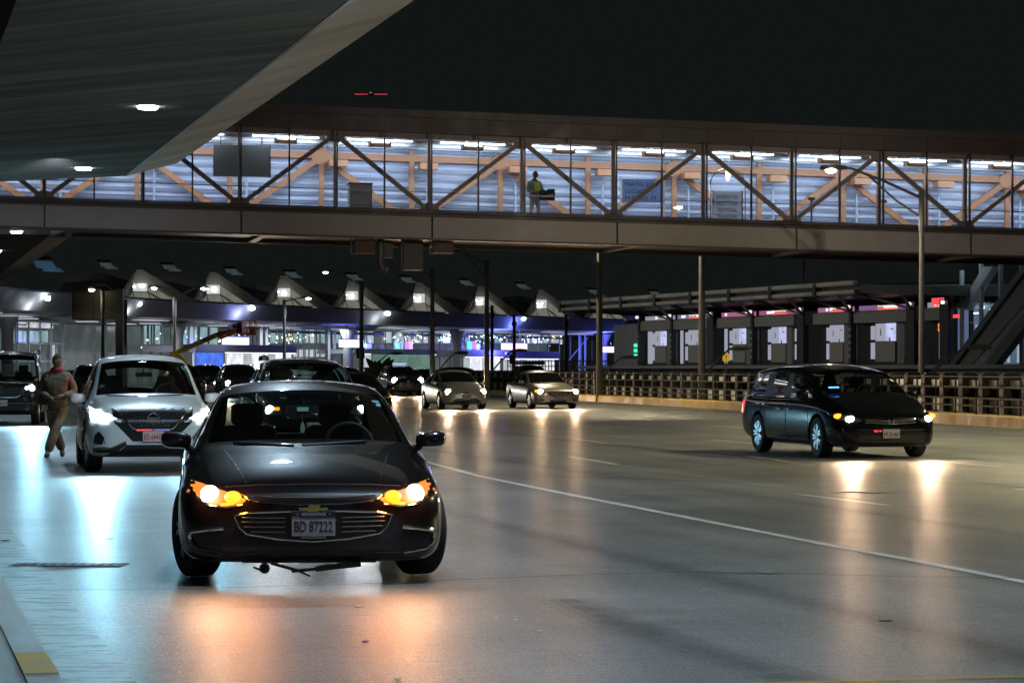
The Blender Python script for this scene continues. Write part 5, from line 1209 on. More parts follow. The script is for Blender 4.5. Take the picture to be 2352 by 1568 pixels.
def hatch(L=4.48, W=.87, H=1.48, base=1.0):
    f = W/.87; t = H-1.49
    return [S(0,.32,.45*f,.50,.40,.585,.60), S(.05,.25,.63*f,.56,.53,.66,.685), S(.15,.21,.755*f,.62,.61,.735,.765), S(.32,.195,.82*f,.68,.64,.81,.845),
        S(.6,.185,.855*f,.75,.66,.885,.925), S(base-.1,.18,.868*f,.82,.68,.95,.985), S(base,.18,.87*f,.84,.73*f,.97,1.0,.2,1,1), S(base+.42,.18,.87*f,.87,.67*f,1.17,1.21,.15,1,1,3), S(base+.86,.18,.87*f,.885,.60*f,1.33+t,1.38+t,.1,1,1,3), S(base+.92,.18,.87*f,.89,.59*f,1.35+t,1.40+t,.09,1,0,3),
        S(2.25,.18,.87*f,.91,.56*f,1.42+t,1.475+t,0,1,0,3), S(2.5,.18,.87*f,.92,.555*f,1.43+t,1.49+t,0,1,0,5), S(2.6,.18,.87*f,.925,.55*f,1.43+t,1.49+t,0,1,0,4), S(3.3,.19,.865*f,.96,.54*f,1.37+t,1.44+t,0,1,0,6), S(3.6,.2,.86*f,.99,.53*f,1.31+t,1.38+t,0,1,2,0), S(4.2,.26,.83*f,1.0,.55*f,1.12,1.17,-.05,1,0,0), S(4.38,.32,.79*f,.92,.55,1.02,1.05), S(4.48,.45,.68*f,.78,.45,.85,.86)]

E_WARM = emis('headlight_warm', (1,.80,.52), 60); E_AMB = emis('indicator_amber', (1,.26,.01), 3.4); E_COOL = emis('headlight_cool', (.82,.96,1), 60); E_DRL = emis('drl_white', (.85,.95,1), 22); E_PALE = emis('headlight_pale', (1,.88,.70), 60)
T_DARK = mat('plate_ink', (.01,.012,.02), .5); T_RED = mat('plate_ink_red', (.30,.02,.04), .5)
P_PINK = mat('plate_pinkish', (.60,.42,.45), .5, noise=.1); P_BLUE = mat('plate_bluegrey', (.27,.28,.32), .5, noise=.15); P_GREY = mat('plate_grey', (.30,.30,.33), .5)
M_GRILLE = mat('grille_black', (.008,.008,.009), .35); M_GOLD = mat('gold_emblem', (.55,.38,.10), .35, .7)

def beams(c, power, col): pass
# ================================================================ 1. black sedan in the foreground
PB = car_paint('black_cherry', (.008,.005,.006), .0, .3, 1, .1, .035)
def black_sedan():
    Z = 17.35; s = F/Z
    c = Car('black_sedan', sedan(4.9,.955,1.45), PB, (gx(720, Z), Z, 0), R(7), 'black sedan in the foreground with amber indicators glowing and front wheels turned', 'car', steer=R(17), track=.815, wr=.345, spokes=5, arch=.35, rim=M_DRIM)
    r = c.root
    # headlights
    c.lamp([(.475,.605),(.56,.655),(.66,.685),(.78,.72),(.86,.735),(.865,.70),(.82,.64),(.74,.585),(.62,.565),(.52,.575)],
           [(.725,.645,.066,E_WARM),(.565,.628,.046,E_AMB,1.35)], back=emis('amber_wash',(1,.28,.02),1.1), beam=(.72,.64,13,(1,.5,.26)))
    for s_ in (-1,1):
        c.strip('headlight_trim', [(s_*.50,.578),(s_*.62,.56),(s_*.74,.575),(s_*.82,.625)], .006, M_CHROME, .008)
        c.strip('lower_amber', [(s_*.56,.588),(s_*.65,.578)], .012, E_AMB, .008)
        spot('indicator_light', c.hit(s_*.56,.63,.10), c.hit(s_*.56,.63,.10)+Vector((0,-6,-1.5)), 42, (1,.36,.12), 150, .9, .32, r)
        l = bpy.data.lights.new('amber_glow','POINT'); l.energy = 2.6; l.color = (1,.32,.03); l.shadow_soft_size = .04; o = bpy.data.objects.new('amber_glow', l); COL.objects.link(o); o.parent = r; o.location = c.hit(s_*.52,.655,.10)
        l = bpy.data.lights.new('lamp_glow','POINT'); l.energy = 2.8; l.color = (1,.55,.25); l.shadow_soft_size = .04; o = bpy.data.objects.new('lamp_glow', l); COL.objects.link(o); o.parent = r; o.location = c.hit(s_*.74,.66,.12)
    # upper slot and its chrome
    top = polar(0,.652,.50,.012,180,0,10); bot = [(.46,.615),(.36,.595),(.2,.584),(0,.58),(-.2,.584),(-.36,.595),(-.46,.615)]
    c.patch('upper_grille', top[:1]+[(-.3,.655),(0,.66),(.3,.655)]+top[-1:]+bot, M_GRILLE, .003)
    c.strip('grille_chrome', [(-.50,.655),(-.46,.618),(-.36,.594),(-.2,.582),(0,.577),(.2,.582),(.36,.594),(.46,.618),(.50,.655)], .007, M_CHROME, .008)
    c.strip('slot_line', [(-.44,.640),(-.2,.632),(0,.63),(.2,.632),(.44,.640)], .004, M_CHROME, .006)
    c.strip('bonnet_shut_line', [(-.62,.70),(-.4,.712),(0,.716),(.4,.712),(.62,.70)], .005, M_JOINT, .0)
    # emblem
    p = c.hit(0,.548,.02); mb = MB(); bow = [(-.088,-.012),(-.10,.008),(-.035,.008),(-.03,.026),(.045,.026),(.04,.008),(.088,.008),(.10,-.012),(.035,-.012),(.03,-.028),(-.045,-.028),(-.04,-.012)]
    mb.prism([(a*1.08,b_*1.15) for a,b_ in bow], .0, .02); mb.xf(lambda v: v+p); e = mb.build('emblem', M_CHROME, r); mb = MB(); mb.prism([(a*.9,b_*.82) for a,b_ in bow], -.005, -.0005); mb.xf(lambda v: v+p); mb.build('emblem_face', M_GOLD, e)
    # lower grille
    hexa = [(-.555,.502),(-.46,.522),(-.2,.53),(0,.532),(.2,.53),(.46,.522),(.555,.502),(.52,.42),(.47,.372),(.25,.335),(0,.318),(-.25,.335),(-.47,.372),(-.52,.42)]
    c.patch('lower_grille', hexa, M_GRILLE, .004)
    c.strip('grille_surround', hexa+[hexa[0]], .0075, M_CHROME, .010)
    for z, xx in ((.485,.50),(.455,.505),(.42,.49),(.385,.44)): 
        c.strip('grille_slat', [(-xx,z+.004),(-.2,z)], .0045, M_DCHROME, .010); c.strip('grille_slat', [(.2,z),(xx,z+.004)], .0045, M_DCHROME, .010)
    # fog trims
    for s_ in (-1,1):
        c.patch('fog_pocket', [(s_*.64,.41),(s_*.83,.405),(s_*.855,.36),(s_*.80,.27),(s_*.64,.255)], M_GRILLE, .003)
        c.strip('fog_chrome', [(s_*.63,.415),(s_*.74,.405),(s_*.855,.385),(s_*.865,.35),(s_*.845,.295),(s_*.80,.262),(s_*.64,.238)], .016, M_CHROME, .008)
        c.strip('lip_line', [(s_*.42,.235),(s_*.62,.232),(s_*.80,.25)], .008, PB, .006)
    c.patch('bumper_intake', [(-.50,.235),(.50,.235),(.42,.20),(-.42,.20)], M_GRILLE, .002)
    # plate with dealer frame
    yp = c.plate(.435, 'BD 87222', P_BLUE, T_DARK, .305, .155, off=.02)
    mb = MB(); text_mb(mb, 'ADVANTAGE', .17, .022, (0,yp-.014,.512)); mb.cbox((-.115,yp-.012,.511),(.008,.004,.008)); mb.cbox((.115,yp-.012,.511),(.008,.004,.008)); mb.build('frame_lettering', mat('white_print',(.6,.6,.6),.5), r, fix=False)
    mb = MB(); mb.box((-.158,yp-.011,.497),(.158,yp-.0065,.527)); mb.box((-.09,yp-.011,.335),(.09,yp+.02,.358)); o = mb.build('plate_holder', M_BLACK, r)
    mb = MB(); mb.box((-.085,yp-.015,.338),(.085,yp-.012,.356)); q = mb.build('holder_label', mat('label_grey',(.16,.16,.16),.5), o); mb = MB(); text_mb(mb, 'RENTAL CENTER', .15, .011, (0,yp-.017,.347)); mb.build('lettering', T_DARK, q, fix=False)
    mb = MB(); mb.box((-.10,yp-.0075,.48),(.152,yp-.0063,.497)); mb.build('plate_band', mat('plate_sky',(.08,.14,.26),.5), r)
    # hanging torn undertray
    mb = MB(); mb.beam((-.50,.25,.18),(.45,.25,.175),.25,.04); mb.beam((-.30,.12,.16),(-.08,.14,.095),.10,.02,); mb.beam((-.15,.10,.10),(.10,.12,.12),.03,.02); mb.beam((.02,.12,.115),(.34,.1,.15),.10,.035); mb.beam((-.1,.1,.1),(-.02,.1,.065),.02,.012); mb.lathe([(0,-.03),(.03,-.02),(.04,.02),(0,.03)],'y',10,(-.34,.14,.12)); mb.beam((-.42,.13,.13),(-.33,.13,.095),.04,.012); mb.build('torn_undertray', M_BLACK, r)
    c.mirror(.985, 1.72, .985, .235, .125, PB)
    c.wipers(0, [((-.10,.955),(-.55,.975)), ((-.03,.96),(.46,.985))])
    c.cabin(.32, 1.62, .72, .93, [(-.42,2.75,1.25),(.29,2.75,1.25)], .93, 1.98, (3.75,.98), (2.05,1.215))
    # toll tag and air freshener, papers on the visor
    c.patch('windscreen_sticker', [(.545,1.285),(.60,1.28),(.605,1.265),(.55,1.27)], mat('sticker_teal',(.15,.45,.45),.5,emit=(.1,.35,.36),es=0), .004, div=1); c.patch('windscreen_sticker', [(.575,1.262),(.61,1.26),(.615,1.235),(.58,1.24)], mat('sticker_teal'), .004, div=1)
    mb = MB(); mb.prism([(-.018,.0),(-.012,.035),(.0,.06),(.014,.035),(.022,0),(.012,-.03),(-.012,-.03)], -.003, .003); mb.xf(lambda v: v+Vector((0,2.08,1.06))); mb.tube([(0,2.08,1.19),(-.004,2.08,1.15),(.006,2.08,1.12)],.0025,5); mb.build('air_freshener', mat('pale_card',(.35,.4,.36),.6), r)
    mb = MB(); mb.box((-.045,2.02,1.20),(.045,2.03,1.232)); mb.build('toll_tag', mat('toll_tag_white',(.6,.75,.72),.4), r)
    # bonnet creases
    for s_ in (-1,1):
        c.strip('bonnet_crease', [(s_*.62,.93),(s_*.56,.86),(s_*.50,.78),(s_*.47,.72)], .004, PB, .001)
        c.strip('side_marker', [(s_*.875,.67),(s_*.885,.655)], .012, mat('dim_amber',(.5,.12,.03),.4,emit=(.8,.2,.08),es=.15), .004)
    return c
black_sedan()
# ================================================================ 2. pale blue white suv
PW = car_paint('pearl_white', (.70,.76,.82), .1, .30)
def white_suv():
    Z = 35.9
    c = Car('white_suv', suv(4.9,.965,1.76), PW, (gx(352, Z), Z, 0), R(12.5), 'pearl white suv with glaring headlights and a red lit plate behind the black sedan', 'suv', wb=(.93,2.83), wr=.365, track=.83, steer=R(6), rim=M_RIM)
    r = c.root
    c.lamp([(.52,.80),(.66,.87),(.80,.925),(.90,.985),(.905,.90),(.87,.80),(.78,.755),(.64,.765)],
           [(.795,.845,.088,E_COOL,1.15),(.665,.815,.045,E_COOL,1.9)], back=emis('lamp_wash',(.7,.92,1),5), beam=(.76,.83,800,(.32,.74,.95)))
    vgr = [(-.55,.945),(.55,.945),(.47,.88),(.34,.70),(.28,.645),(-.28,.645),(-.34,.70),(-.47,.88)]
    c.patch('grille', [(-.60,.955),(-.3,.965),(.3,.965),(.60,.955),(.56,.74),(.42,.60),(.30,.47),(-.30,.47),(-.42,.60),(-.56,.74)], M_GRILLE, .003)
    c.strip('v_chrome', [(-.58,.95),(-.46,.86),(-.30,.665),(-.26,.645),(.26,.645),(.30,.665),(.46,.86),(.58,.95)], .010, M_CHROME, .012)
    mb = MB(); rr = random.Random(1)
    for i in range(-8,9):
        for j in range(7):
            x = i*.055+(j%2)*.027; z = .70+j*.034
            if abs(x) < .25+(z-.69)*.95 and math.hypot(x, z-.80) > .09: p = c.hit(x, z, .008); mb.cbox(p,(.026,.008,.009))
    mb.build('grille_mesh', M_CHROME, c.root)
    p = c.hit(0,.805,.02); mb = MB(); n = 24; mb.tube([(p.x+.078*math.cos(6.2832*i/n), p.y, p.z+.078*math.sin(6.2832*i/n)) for i in range(n+1)], .010, 8, caps=False); mb.box((p.x-.09,p.y-.012,p.z-.014),(p.x+.09,p.y+.01,p.z+.014)); mb.build('emblem', M_CHROME, r, True)
    for s_ in (-1,1):
        c.patch('bumper_wing', [(s_*.50,.62),(s_*.62,.70),(s_*.78,.73),(s_*.88,.72),(s_*.885,.50),(s_*.80,.40),(s_*.60,.38),(s_*.42,.46),(s_*.40,.54)], PW, .022, thick=.03)
        c.patch('fog_pocket', [(s_*.78,.62),(s_*.84,.56),(s_*.86,.44),(s_*.74,.42),(s_*.70,.52)], M_GRILLE, .028)
        c.strip('fog_light', [(s_*.70,.44),(s_*.705,.49)], .008, M_CHROME, .034)
        c.patch('plain_bumper', [(s_*.40,.47),(s_*.60,.385),(s_*.86,.37),(s_*.86,.30),(s_*.55,.30),(s_*.38,.42)], M_BLACK, .010)
        c.strip('sill_chrome', [(s_*.40,.47),(s_*.60,.375),(s_*.84,.362)], .011, M_CHROME, .016)
    c.patch('lower_intake', [(-.38,.42),(.38,.42),(.52,.30),(.48,.27),(-.48,.27),(-.52,.30)], M_GRILLE, .006)
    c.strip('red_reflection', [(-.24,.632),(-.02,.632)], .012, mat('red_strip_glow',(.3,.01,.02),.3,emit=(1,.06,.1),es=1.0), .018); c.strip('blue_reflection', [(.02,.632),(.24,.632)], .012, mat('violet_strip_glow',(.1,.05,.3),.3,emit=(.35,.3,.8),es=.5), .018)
    c.plate(.545, 'ED 64415', P_PINK, T_RED, .305, .155, x=.0, off=.03)
    c.mirror(1.02, 1.66, 1.085, .225, .145, PW)
    c.wipers(0, [((-.15,1.115),(-.62,1.13)), ((.0,1.12),(.55,1.135))])
    c.cabin(.45, 1.6, .75, 1.09, [(-.4,2.7,1.42),(.4,2.7,1.42)], 1.12, 1.98, (3.8,1.1), (2.0,1.44))
    c.strip('door_line', [(1.55,.98),(1.52,.6),(1.60,.30)], .005, M_JOINT, .0, side=-1)
    c.patch('door_handle', [(2.35,.93),(2.55,.94),(2.55,.91),(2.35,.90)], M_CHROME, .03, side=-1, div=1)
    c.patch('roof_panel_edge', [(1.3,.26),(3.6,.27),(3.6,.32),(1.3,.31)], M_CHROME, .012, side=-1, div=2)
    return c
white_suv()
# ================================================================ 3. black minivan at right
PV = car_paint('van_black', (.004,.005,.007), .0, .2, .8, .04, .03)
def van():
    Z = 41.6
    c = Car('black_minivan', minivan(4.85,.97,1.63,.90), PV, (gx(2046, Z), Z, 0), R(14), 'black minivan alone at right, amber corner lamps lit and blue light on its windscreen', 'minivan', wb=(.98,3.0), wr=.35, track=.86, rim=M_RIM, spokes=7, steer=R(-3))
    r = c.root
    c.lamp([(.50,.66),(.62,.70),(.78,.745),(.88,.785),(.92,.79),(.91,.72),(.84,.67),(.70,.63),(.58,.62)],
           [(.70,.675,.052,E_PALE,1.5),(.84,.722,.045,E_AMB,1.9)], beam=(.70,.67,260,(1,.66,.42)))
    c.patch('upper_grille', [(-.46,.67),(0,.655),(.46,.67),(.44,.61),(0,.595),(-.44,.61)], M_GRILLE, .004)
    for z in (.672,.622): c.strip('grille_chrome', [(-.46,z),(-.15,z-.022),(0,z-.025),(.15,z-.022),(.46,z)], .008, M_CHROME, .012)
    p = c.hit(0,.635,.025); mb = MB(); mb.prism([(-.06,.035),(-.04,.035),(-.03,.006),(.03,.006),(.04,.035),(.06,.035),(.045,-.035),(.028,-.035),(.024,-.008),(-.024,-.008),(-.028,-.035),(-.045,-.035)],-.006,.006); mb.xf(lambda v: v+p); mb.build('emblem', M_CHROME, r)
    c.patch('lower_intake', [(-.55,.40),(.55,.40),(.60,.30),(.52,.27),(-.52,.27),(-.60,.30)], M_GRILLE, .004)
    for z in (.50,.30): c.strip('bumper_line', [(-.62,z),(-.2,z-.01),(.2,z-.01),(.62,z)], .006, M_DCHROME, .004)
    c.plate(.43, 'FP 20 461', P_GREY, T_DARK, .30, .15)
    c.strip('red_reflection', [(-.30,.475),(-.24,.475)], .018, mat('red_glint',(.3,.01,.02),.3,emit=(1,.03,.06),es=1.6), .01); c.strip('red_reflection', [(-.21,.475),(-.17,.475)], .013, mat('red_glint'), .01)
    c.patch('blue_badge', [(-.63,1.195),(-.47,1.20),(-.47,1.215),(-.63,1.21)], emis('blue_badge_glow', (.06,.3,1), 7), .02, div=1)
    c.patch('windscreen_sticker', [(.62,1.35),(.68,1.34),(.69,1.30),(.63,1.31)], mat('pale_sticker',(.5,.5,.4),.4), .006, div=1)
    c.mirror(1.03, 1.5, 1.06, .21, .17, PV)
    c.cabin(.4, 1.45, .78, 1.03, [(-.42,2.45,1.38),(.42,2.45,1.38)], 1.08, 1.95, (3.4,1.1), (2.0,1.42))
    for s_ in (-1,1):
        c.strip('door_line', [(2.5,.98),(2.5,.6),(2.5,.24)], .006, M_JOINT, .0, side=s_); c.strip('door_line', [(3.6,.98),(3.6,.6),(3.62,.55)], .006, M_JOINT, .0, side=s_); c.strip('door_line', [(1.42,.95),(1.38,.6),(1.42,.24)], .006, M_JOINT, 0, side=s_)
        c.strip('sill_chrome', [(1.4,.30),(2.4,.285),(3.5,.30)], .014, M_CHROME, .006, side=s_)
        c.strip('window_chrome', [(1.6,.985),(2.6,.985),(3.7,.985),(4.5,1.0)], .009, M_CHROME, .006, side=s_)
        c.strip('shoulder_glint', [(1.5,.80),(2.6,.83),(3.6,.85),(4.7,.88)], .006, M_CHROME, .004, side=s_); c.strip('sliding_rail', [(3.4,.86),(4.6,.86)], .01, M_DCHROME, .004, side=s_)
        for y in (2.25,2.72): c.patch('door_handle', [(y,.83),(y+.2,.835),(y+.2,.80),(y,.795)], M_CHROME, .03, side=s_, div=1)
        c.patch('tail_light', [(4.78,.95),(4.98,.95),(5.02,.72),(4.85,.70)], mat('tail_red',(.35,.01,.02),.2,emit=(1,.08,.12),es=.9), .012, side=s_, div=2)
    return c
van()
# ================================================================ 4. small hatchback and 5. beige-silver saloon in the distance
def hatchback():
    Z = 90.5
    c = Car('silver_hatchback', hatch(), car_paint('silver_green', (.42,.42,.40), .5, .3), (gx(1072, Z), Z, 0), R(14), 'silver hatchback with both headlights on, left of the beige saloon', 'car', wb=(.92,2.7), wr=.32, track=.77, see=False, sub=1)
    c.lamp([(.50,.62),(.62,.68),(.75,.76),(.80,.77),(.78,.68),(.70,.61),(.58,.59)], [(.66,.66,.105,E_PALE)], beam=(.66,.66,800,(1,.68,.42)))
    c.patch('lower_intake', [(-.40,.42),(.40,.42),(.58,.26),(.5,.22),(-.5,.22),(-.58,.26)], M_GRILLE, .01); c.patch('upper_slot', [(-.42,.585),(0,.56),(.42,.585),(.38,.555),(0,.53),(-.38,.555)], M_GRILLE, .008)
    c.strip('lower_chrome', [(-.52,.25),(0,.235),(.52,.25)], .010, M_CHROME, .014); c.plate(.47, 'Q 18 3402', P_GREY, T_DARK)
    p = c.hit(0,.585,.03); mb = MB(); mb.lathe([(0,-.02),(.06,-.01),(.075,.0)],'y',14); mb.xf(lambda v: Vector((v.x,v.y,v.z*.7))+p); mb.build('emblem', M_CHROME, c.root, True)
    c.mirror(.93, 1.35, .98, .2, .13, car_paint('silver_green', ()))
    return c
hatchback()
def saloon():
    Z = 92.5
    c = Car('beige_saloon', sedan(4.8,.905,1.46), car_paint('champagne', (.36,.31,.26), .5, .3), (gx(1283, Z), Z, 0), R(15), 'beige saloon with warm headlights in the middle distance, nearest to the yellow kerb', 'car', wb=(.95,2.78), wr=.33, track=.80, see=False, sub=1)
    c.lamp([(.48,.62),(.60,.66),(.76,.72),(.86,.73),(.85,.66),(.74,.59),(.58,.575)], [(.68,.64,.10,E_WARM),(.80,.67,.05,E_AMB,1.4)], beam=(.68,.63,800,(1,.64,.38)))
    c.patch('grille', [(-.42,.64),(0,.66),(.42,.64),(.34,.50),(.2,.475),(-.2,.475),(-.34,.50)], M_GRILLE, .008)
    for z, x in ((.62,.38),(.585,.36),(.55,.34),(.515,.31)): c.strip('grille_slat', [(-x,z),(0,z+.008),(x,z)], .009, M_CHROME, .014)
    c.strip('grille_surround', [(-.44,.64),(-.35,.495),(-.2,.468),(.2,.468),(.35,.495),(.44,.64)], .010, M_CHROME, .014)
    c.patch('lower_intake', [(-.34,.34),(.34,.34),(.30,.25),(-.30,.25)], M_GRILLE, .008)
    for s_ in (-1,1): c.patch('fog_pocket', [(s_*.55,.36),(s_*.74,.36),(s_*.72,.31),(s_*.56,.30)], M_GRILLE, .008)
    c.plate(.41, 'A 30 118', P_GREY, T_DARK)
    c.mirror(.98, 1.7, 1.0, .2, .13, car_paint('champagne', ()))
    return c
saloon()
# ================================================================ 6.. dark suvs
PD = car_paint('dark_grey', (.030,.027,.026), .3, .25)
def dark_suv(name, x, Z, ang, label, E, power, col, prof=None, rackbar=False, roofled=False, lampr=.10, see=False, offlights=False, paint=PD, plate=None, wr=.36, headz=.86, L=4.9, cat='suv', amber=None):
    c = Car(name, prof or suv(4.8,.94,1.72), paint, (gx(x, Z), Z, 0), ang, label, cat, wb=(.93,2.8), wr=wr, track=.82, see=see, sub=1)
    r = c.root; z = headz
    back = M_HOUS
    bl = [] if offlights else [(.72,z,lampr,E)]
    c.lamp([(.52,z-.05),(.60,z+.04),(.80,z+.07),(.90,z+.06),(.89,z-.03),(.80,z-.07),(.62,z-.07)], bl, beam=None if offlights else (.72,z,power,col))
    c.patch('grille', [(-.46,z+.04),(.46,z+.04),(.42,z-.12),(-.42,z-.12)], M_GRILLE, .008); c.strip('grille_chrome', [(-.45,z-.03),(0,z-.035),(.45,z-.03)], .012, M_DCHROME, .012)
    p = c.hit(0,z-.03,.03); mb = MB(); mb.lathe([(0,-.02),(.055,-.01),(.07,.0)],'y',14); mb.xf(lambda v: v+p); mb.build('emblem', M_CHROME, r, True)
    c.patch('lower_intake', [(-.5,z-.36),(.5,z-.36),(.46,z-.50),(-.46,z-.50)], M_GRILLE, .008)
    c.plate(z-.27, plate or 'B 24 019', P_PINK if plate else P_GREY, T_DARK)
    c.mirror(1.02, 1.6, z+.26, .21, .16, paint)
    if rackbar:
        mb = MB()
        for s_ in (-1,1): mb.tube([(s_*.60,2.1,1.60),(s_*.62,2.3,1.70),(s_*.62,3.9,1.70),(s_*.60,4.1,1.60)],.02,6)
        mb.build('roof_rail', M_DCHROME, r, True)
    if amber:
        c.strip('amber_marker', amber, .03, E_AMB, .02)
    return c
c = dark_suv('dark_suv', 938, 133, R(14), 'dark suv with roof light bar left of the silver hatchback, headlights on', E_PALE, 1200, (1,.68,.42), lampr=.15)
mb = MB(); mb.box((-.36,2.3,1.70),(.36,2.6,1.82)); mb.build('roof_light_bar', mat('light_bar_lens', (.4,.45,.55), .2, emit=(.5,.65,.9), es=.7), c.root)
dark_suv('dark_suv', 563, 108, R(13), 'dark suv with two warm headlights seen between white suv and the black sedan roof', E_PALE, 300, (1,.75,.5), rackbar=True, lampr=.12, amber=[(.80,.70),(.86,.70)])
dark_suv('black_suv', 487, 122, R(13), 'black suv behind showing a single glaring cool headlight beside the white suv mirror', E_COOL, 300, (.8,.95,1), lampr=.14)
c = dark_suv('black_large_suv', 728, 38.5, R(10), 'large black suv directly behind the black sedan, its lamps seen through the sedan windows', E_COOL, 420, (.9,.95,1), prof=suv(5.0,.965,1.72), see=True, rackbar=False, lampr=.07, headz=.88, amber=[(-.58,.90),(-.66,.90)], paint=PV)
c.cabin(.5, 1.6, .75, 1.16, [(-.4,2.7,1.5),(.4,2.7,1.5)], 1.2, 1.98, (3.8,1.2), (2.0,1.55))
c.patch('windscreen_paper', [(-.48,1.28),(-.36,1.285),(-.36,1.25),(-.48,1.245)], mat('paper_slip',(.4,.45,.42),.6), .006, div=1)
mb = MB(); mb.lathe([(0,.10),(.08,.07),(.09,0)],'z',10,(-.66,2.3,1.66)); mb.build('roof_fitting', M_CHROME, c.root, True)
dark_suv('black_sedan', 842, 78, R(12), 'low black car between the large black suv and the suv with roof light bar', E_PALE, 0, (1,.8,.6), prof=sedan(4.7,.9,1.40), offlights=True, paint=PV, wr=.33, headz=.64, cat='car', amber=[(.78,.63),(.84,.64)])
dark_suv('grey_suv', 214, 118, R(13), 'dark car roof peeking out just left of the white suv', E_PALE, 0, (1,.8,.6), offlights=True)
dark_suv('grey_sedan', 177, 125, R(13), 'low dark car behind the walking man, mostly hidden', E_PALE, 0, (1,.8,.6), prof=sedan(4.7,.9,1.45), offlights=True, wr=.33, headz=.64, cat='car')
dark_suv('dark_suv', 432, 115, R(13), 'dark suv roof with a red glow just right of the white suv roof', E_PALE, 0, (1,.8,.6), offlights=True)
dark_suv('dark_wagon', 655, 140, R(13), 'dark car roof between the warm lit suv and the large black suv', E_PALE, 0, (1,.8,.6), offlights=True, prof=suv(4.7,.92,1.62))
# cars parked beyond the barrier
for x, Z, kind, lab in ((875,150,0,'dark parked car roof beyond the fence, below the leafy plant'),(1062,150,1,'black car with domed roof beyond the fence, above the silver hatchback'),(1252,152,2,'dark car with flat roof box beyond the fence, above the beige saloon'),(1137,160,0,'low black parked car beyond the fence between hatchback and saloon')):
    c = Car('parked_car', suv(4.7,.93,1.62) if kind != 1 else sedan(4.7,.9,1.5), PV, (gx(x,Z),Z,.12 if kind == 2 else .0), R(60 if kind != 2 else 20), lab, 'car', see=False, sub=1, wr=.34)
    if kind == 2: mb = MB(); mb.box((-.7,1.9,1.62),(.7,3.6,1.84)); mb.xf(lambda v: v); mb.build('roof_box', M_BLACK, c.root)
# ================================================================ big suv at the left edge
def big():
    Z = 66.0; PN = car_paint('navy_black', (.012,.014,.022), .3, .22)
    c = Car('full_size_suv', boxy(5.3,1.03,2.02), PN, (gx(2, Z), Z, 0), R(8), 'huge dark suv with studded chrome grille cut off by the left edge', 'suv', wb=(1.0,3.1), wr=.40, track=.86, sub=1, see=True)
    r = c.root
    c.cabin(.6, 1.9, .8, 1.28, [(-.42,3.0,1.62),(.42,3.0,1.62)], 1.3, 2.3, (4.1,1.3), (2.3,1.7))
    c.patch('grille', [(-.50,1.12),(.50,1.12),(.52,.82),(.40,.76),(-.40,.76),(-.52,.82)], M_GRILLE, .01)
    c.strip('grille_surround', [(-.50,1.13),(.50,1.13),(.53,.82),(.40,.75),(-.40,.75),(-.53,.82),(-.50,1.13)], .014, M_CHROME, .014)
    mb = MB()
    for i in range(-11,12):
        for j in range(9):
            x = i*.042+(j%2)*.021; z = .79+j*.037
            if abs(x) < .47: p = c.hit(x, z, .016); mb.cbox(p,(.02,.01,.012))
    mb.build('grille_studs', M_CHROME, r)
    p = c.hit(0,.97,.03); mb = MB(); mb.box((p.x-.05,p.y-.01,p.z-.11),(p.x-.035,p.y+.01,p.z+.11)); mb.box((p.x+.035,p.y-.01,p.z-.11),(p.x+.05,p.y+.01,p.z+.11)); mb.box((p.x-.05,p.y-.01,p.z+.095),(p.x+.05,p.y+.01,p.z+.11)); mb.box((p.x-.05,p.y-.01,p.z-.11),(p.x+.05,p.y+.01,p.z-.095)); mb.box((p.x-.006,p.y-.01,p.z-.09),(p.x+.006,p.y+.01,p.z+.09)); mb.build('emblem', M_CHROME, r)
    c.lamp([(.60,1.08),(.90,1.10),(.96,1.06),(.95,.93),(.85,.90),(.60,.92)], [(.80,1.0,.085,E_COOL),(.68,1.0,.04,E_DRL)], beam=(.80,1.0,2000,(.36,.78,1)))
    c.strip('bumper_chrome', [(-.95,.62),(-.5,.60),(.5,.60),(.95,.62)], .022, M_CHROME, .012)
    c.patch('lower_intake', [(-.7,.52),(.7,.52),(.62,.38),(-.62,.38)], M_GRILLE, .01)
    c.plate(.60, '9742 LY', P_PINK, T_DARK, x=.02, off=.05)
    c.mirror(1.10, 2.0, 1.25, .24, .22, PN)
    c.patch('windscreen_sticker', [(.05,1.36),(.26,1.36),(.26,1.31),(.05,1.31)], mat('sticker_dim_teal',(.12,.3,.3),.5), .01, div=1)
    mb = MB()
    for s_ in (-1,1): mb.tube([(s_*.78,2.5,1.93),(s_*.8,2.8,2.03),(s_*.8,4.6,2.03),(s_*.78,4.8,1.95)],.022,6)
    mb.build('roof_rail', M_CHROME, r, True)
big()
# ---------------------------------------------------------------- people
def skin(name, chains, m, parent, sub=2, extra=None, root=0):
    """chains: list of lists of (x,y,z,r); points closer than 1 mm are shared"""
    vs = []; rs = []; es = []
    def idx(p):
        for i, v in enumerate(vs):
            if (v-Vector(p[:3])).length < 1e-3: return i
        vs.append(Vector(p[:3])); rs.append(p[3]); return len(vs)-1
    for ch in chains:
        ii = [idx(p) for p in ch]; es += list(zip(ii[:-1], ii[1:]))
    me = bpy.data.meshes.new(name); me.from_pydata(vs, es, []); o = link('tmp', me)
    md = o.modifiers.new('skin', 'SKIN'); md.use_smooth_shade = True
    for i, sv in enumerate(me.skin_vertices[0].data):
        r_ = rs[i]; sv.radius = r_ if isinstance(r_, tuple) else (r_, r_); sv.use_root = (i == root)
    s2 = o.modifiers.new('s', 'SUBSURF'); s2.levels = s2.render_levels = sub
    res = evald(o); kill(o); res.name = name
    if extra:
        bm = bmesh.new(); bm.from_mesh(res)
        for em, in extra: bm.from_mesh(em)
        bm.to_mesh(res); bm.free()
    res.materials.clear(); res.materials.append(m)
    res.polygons.foreach_set('use_smooth', [True]*len(res.polygons)); res.polygons.foreach_set('material_index', [0]*len(res.polygons))
    return link(name, res, parent)
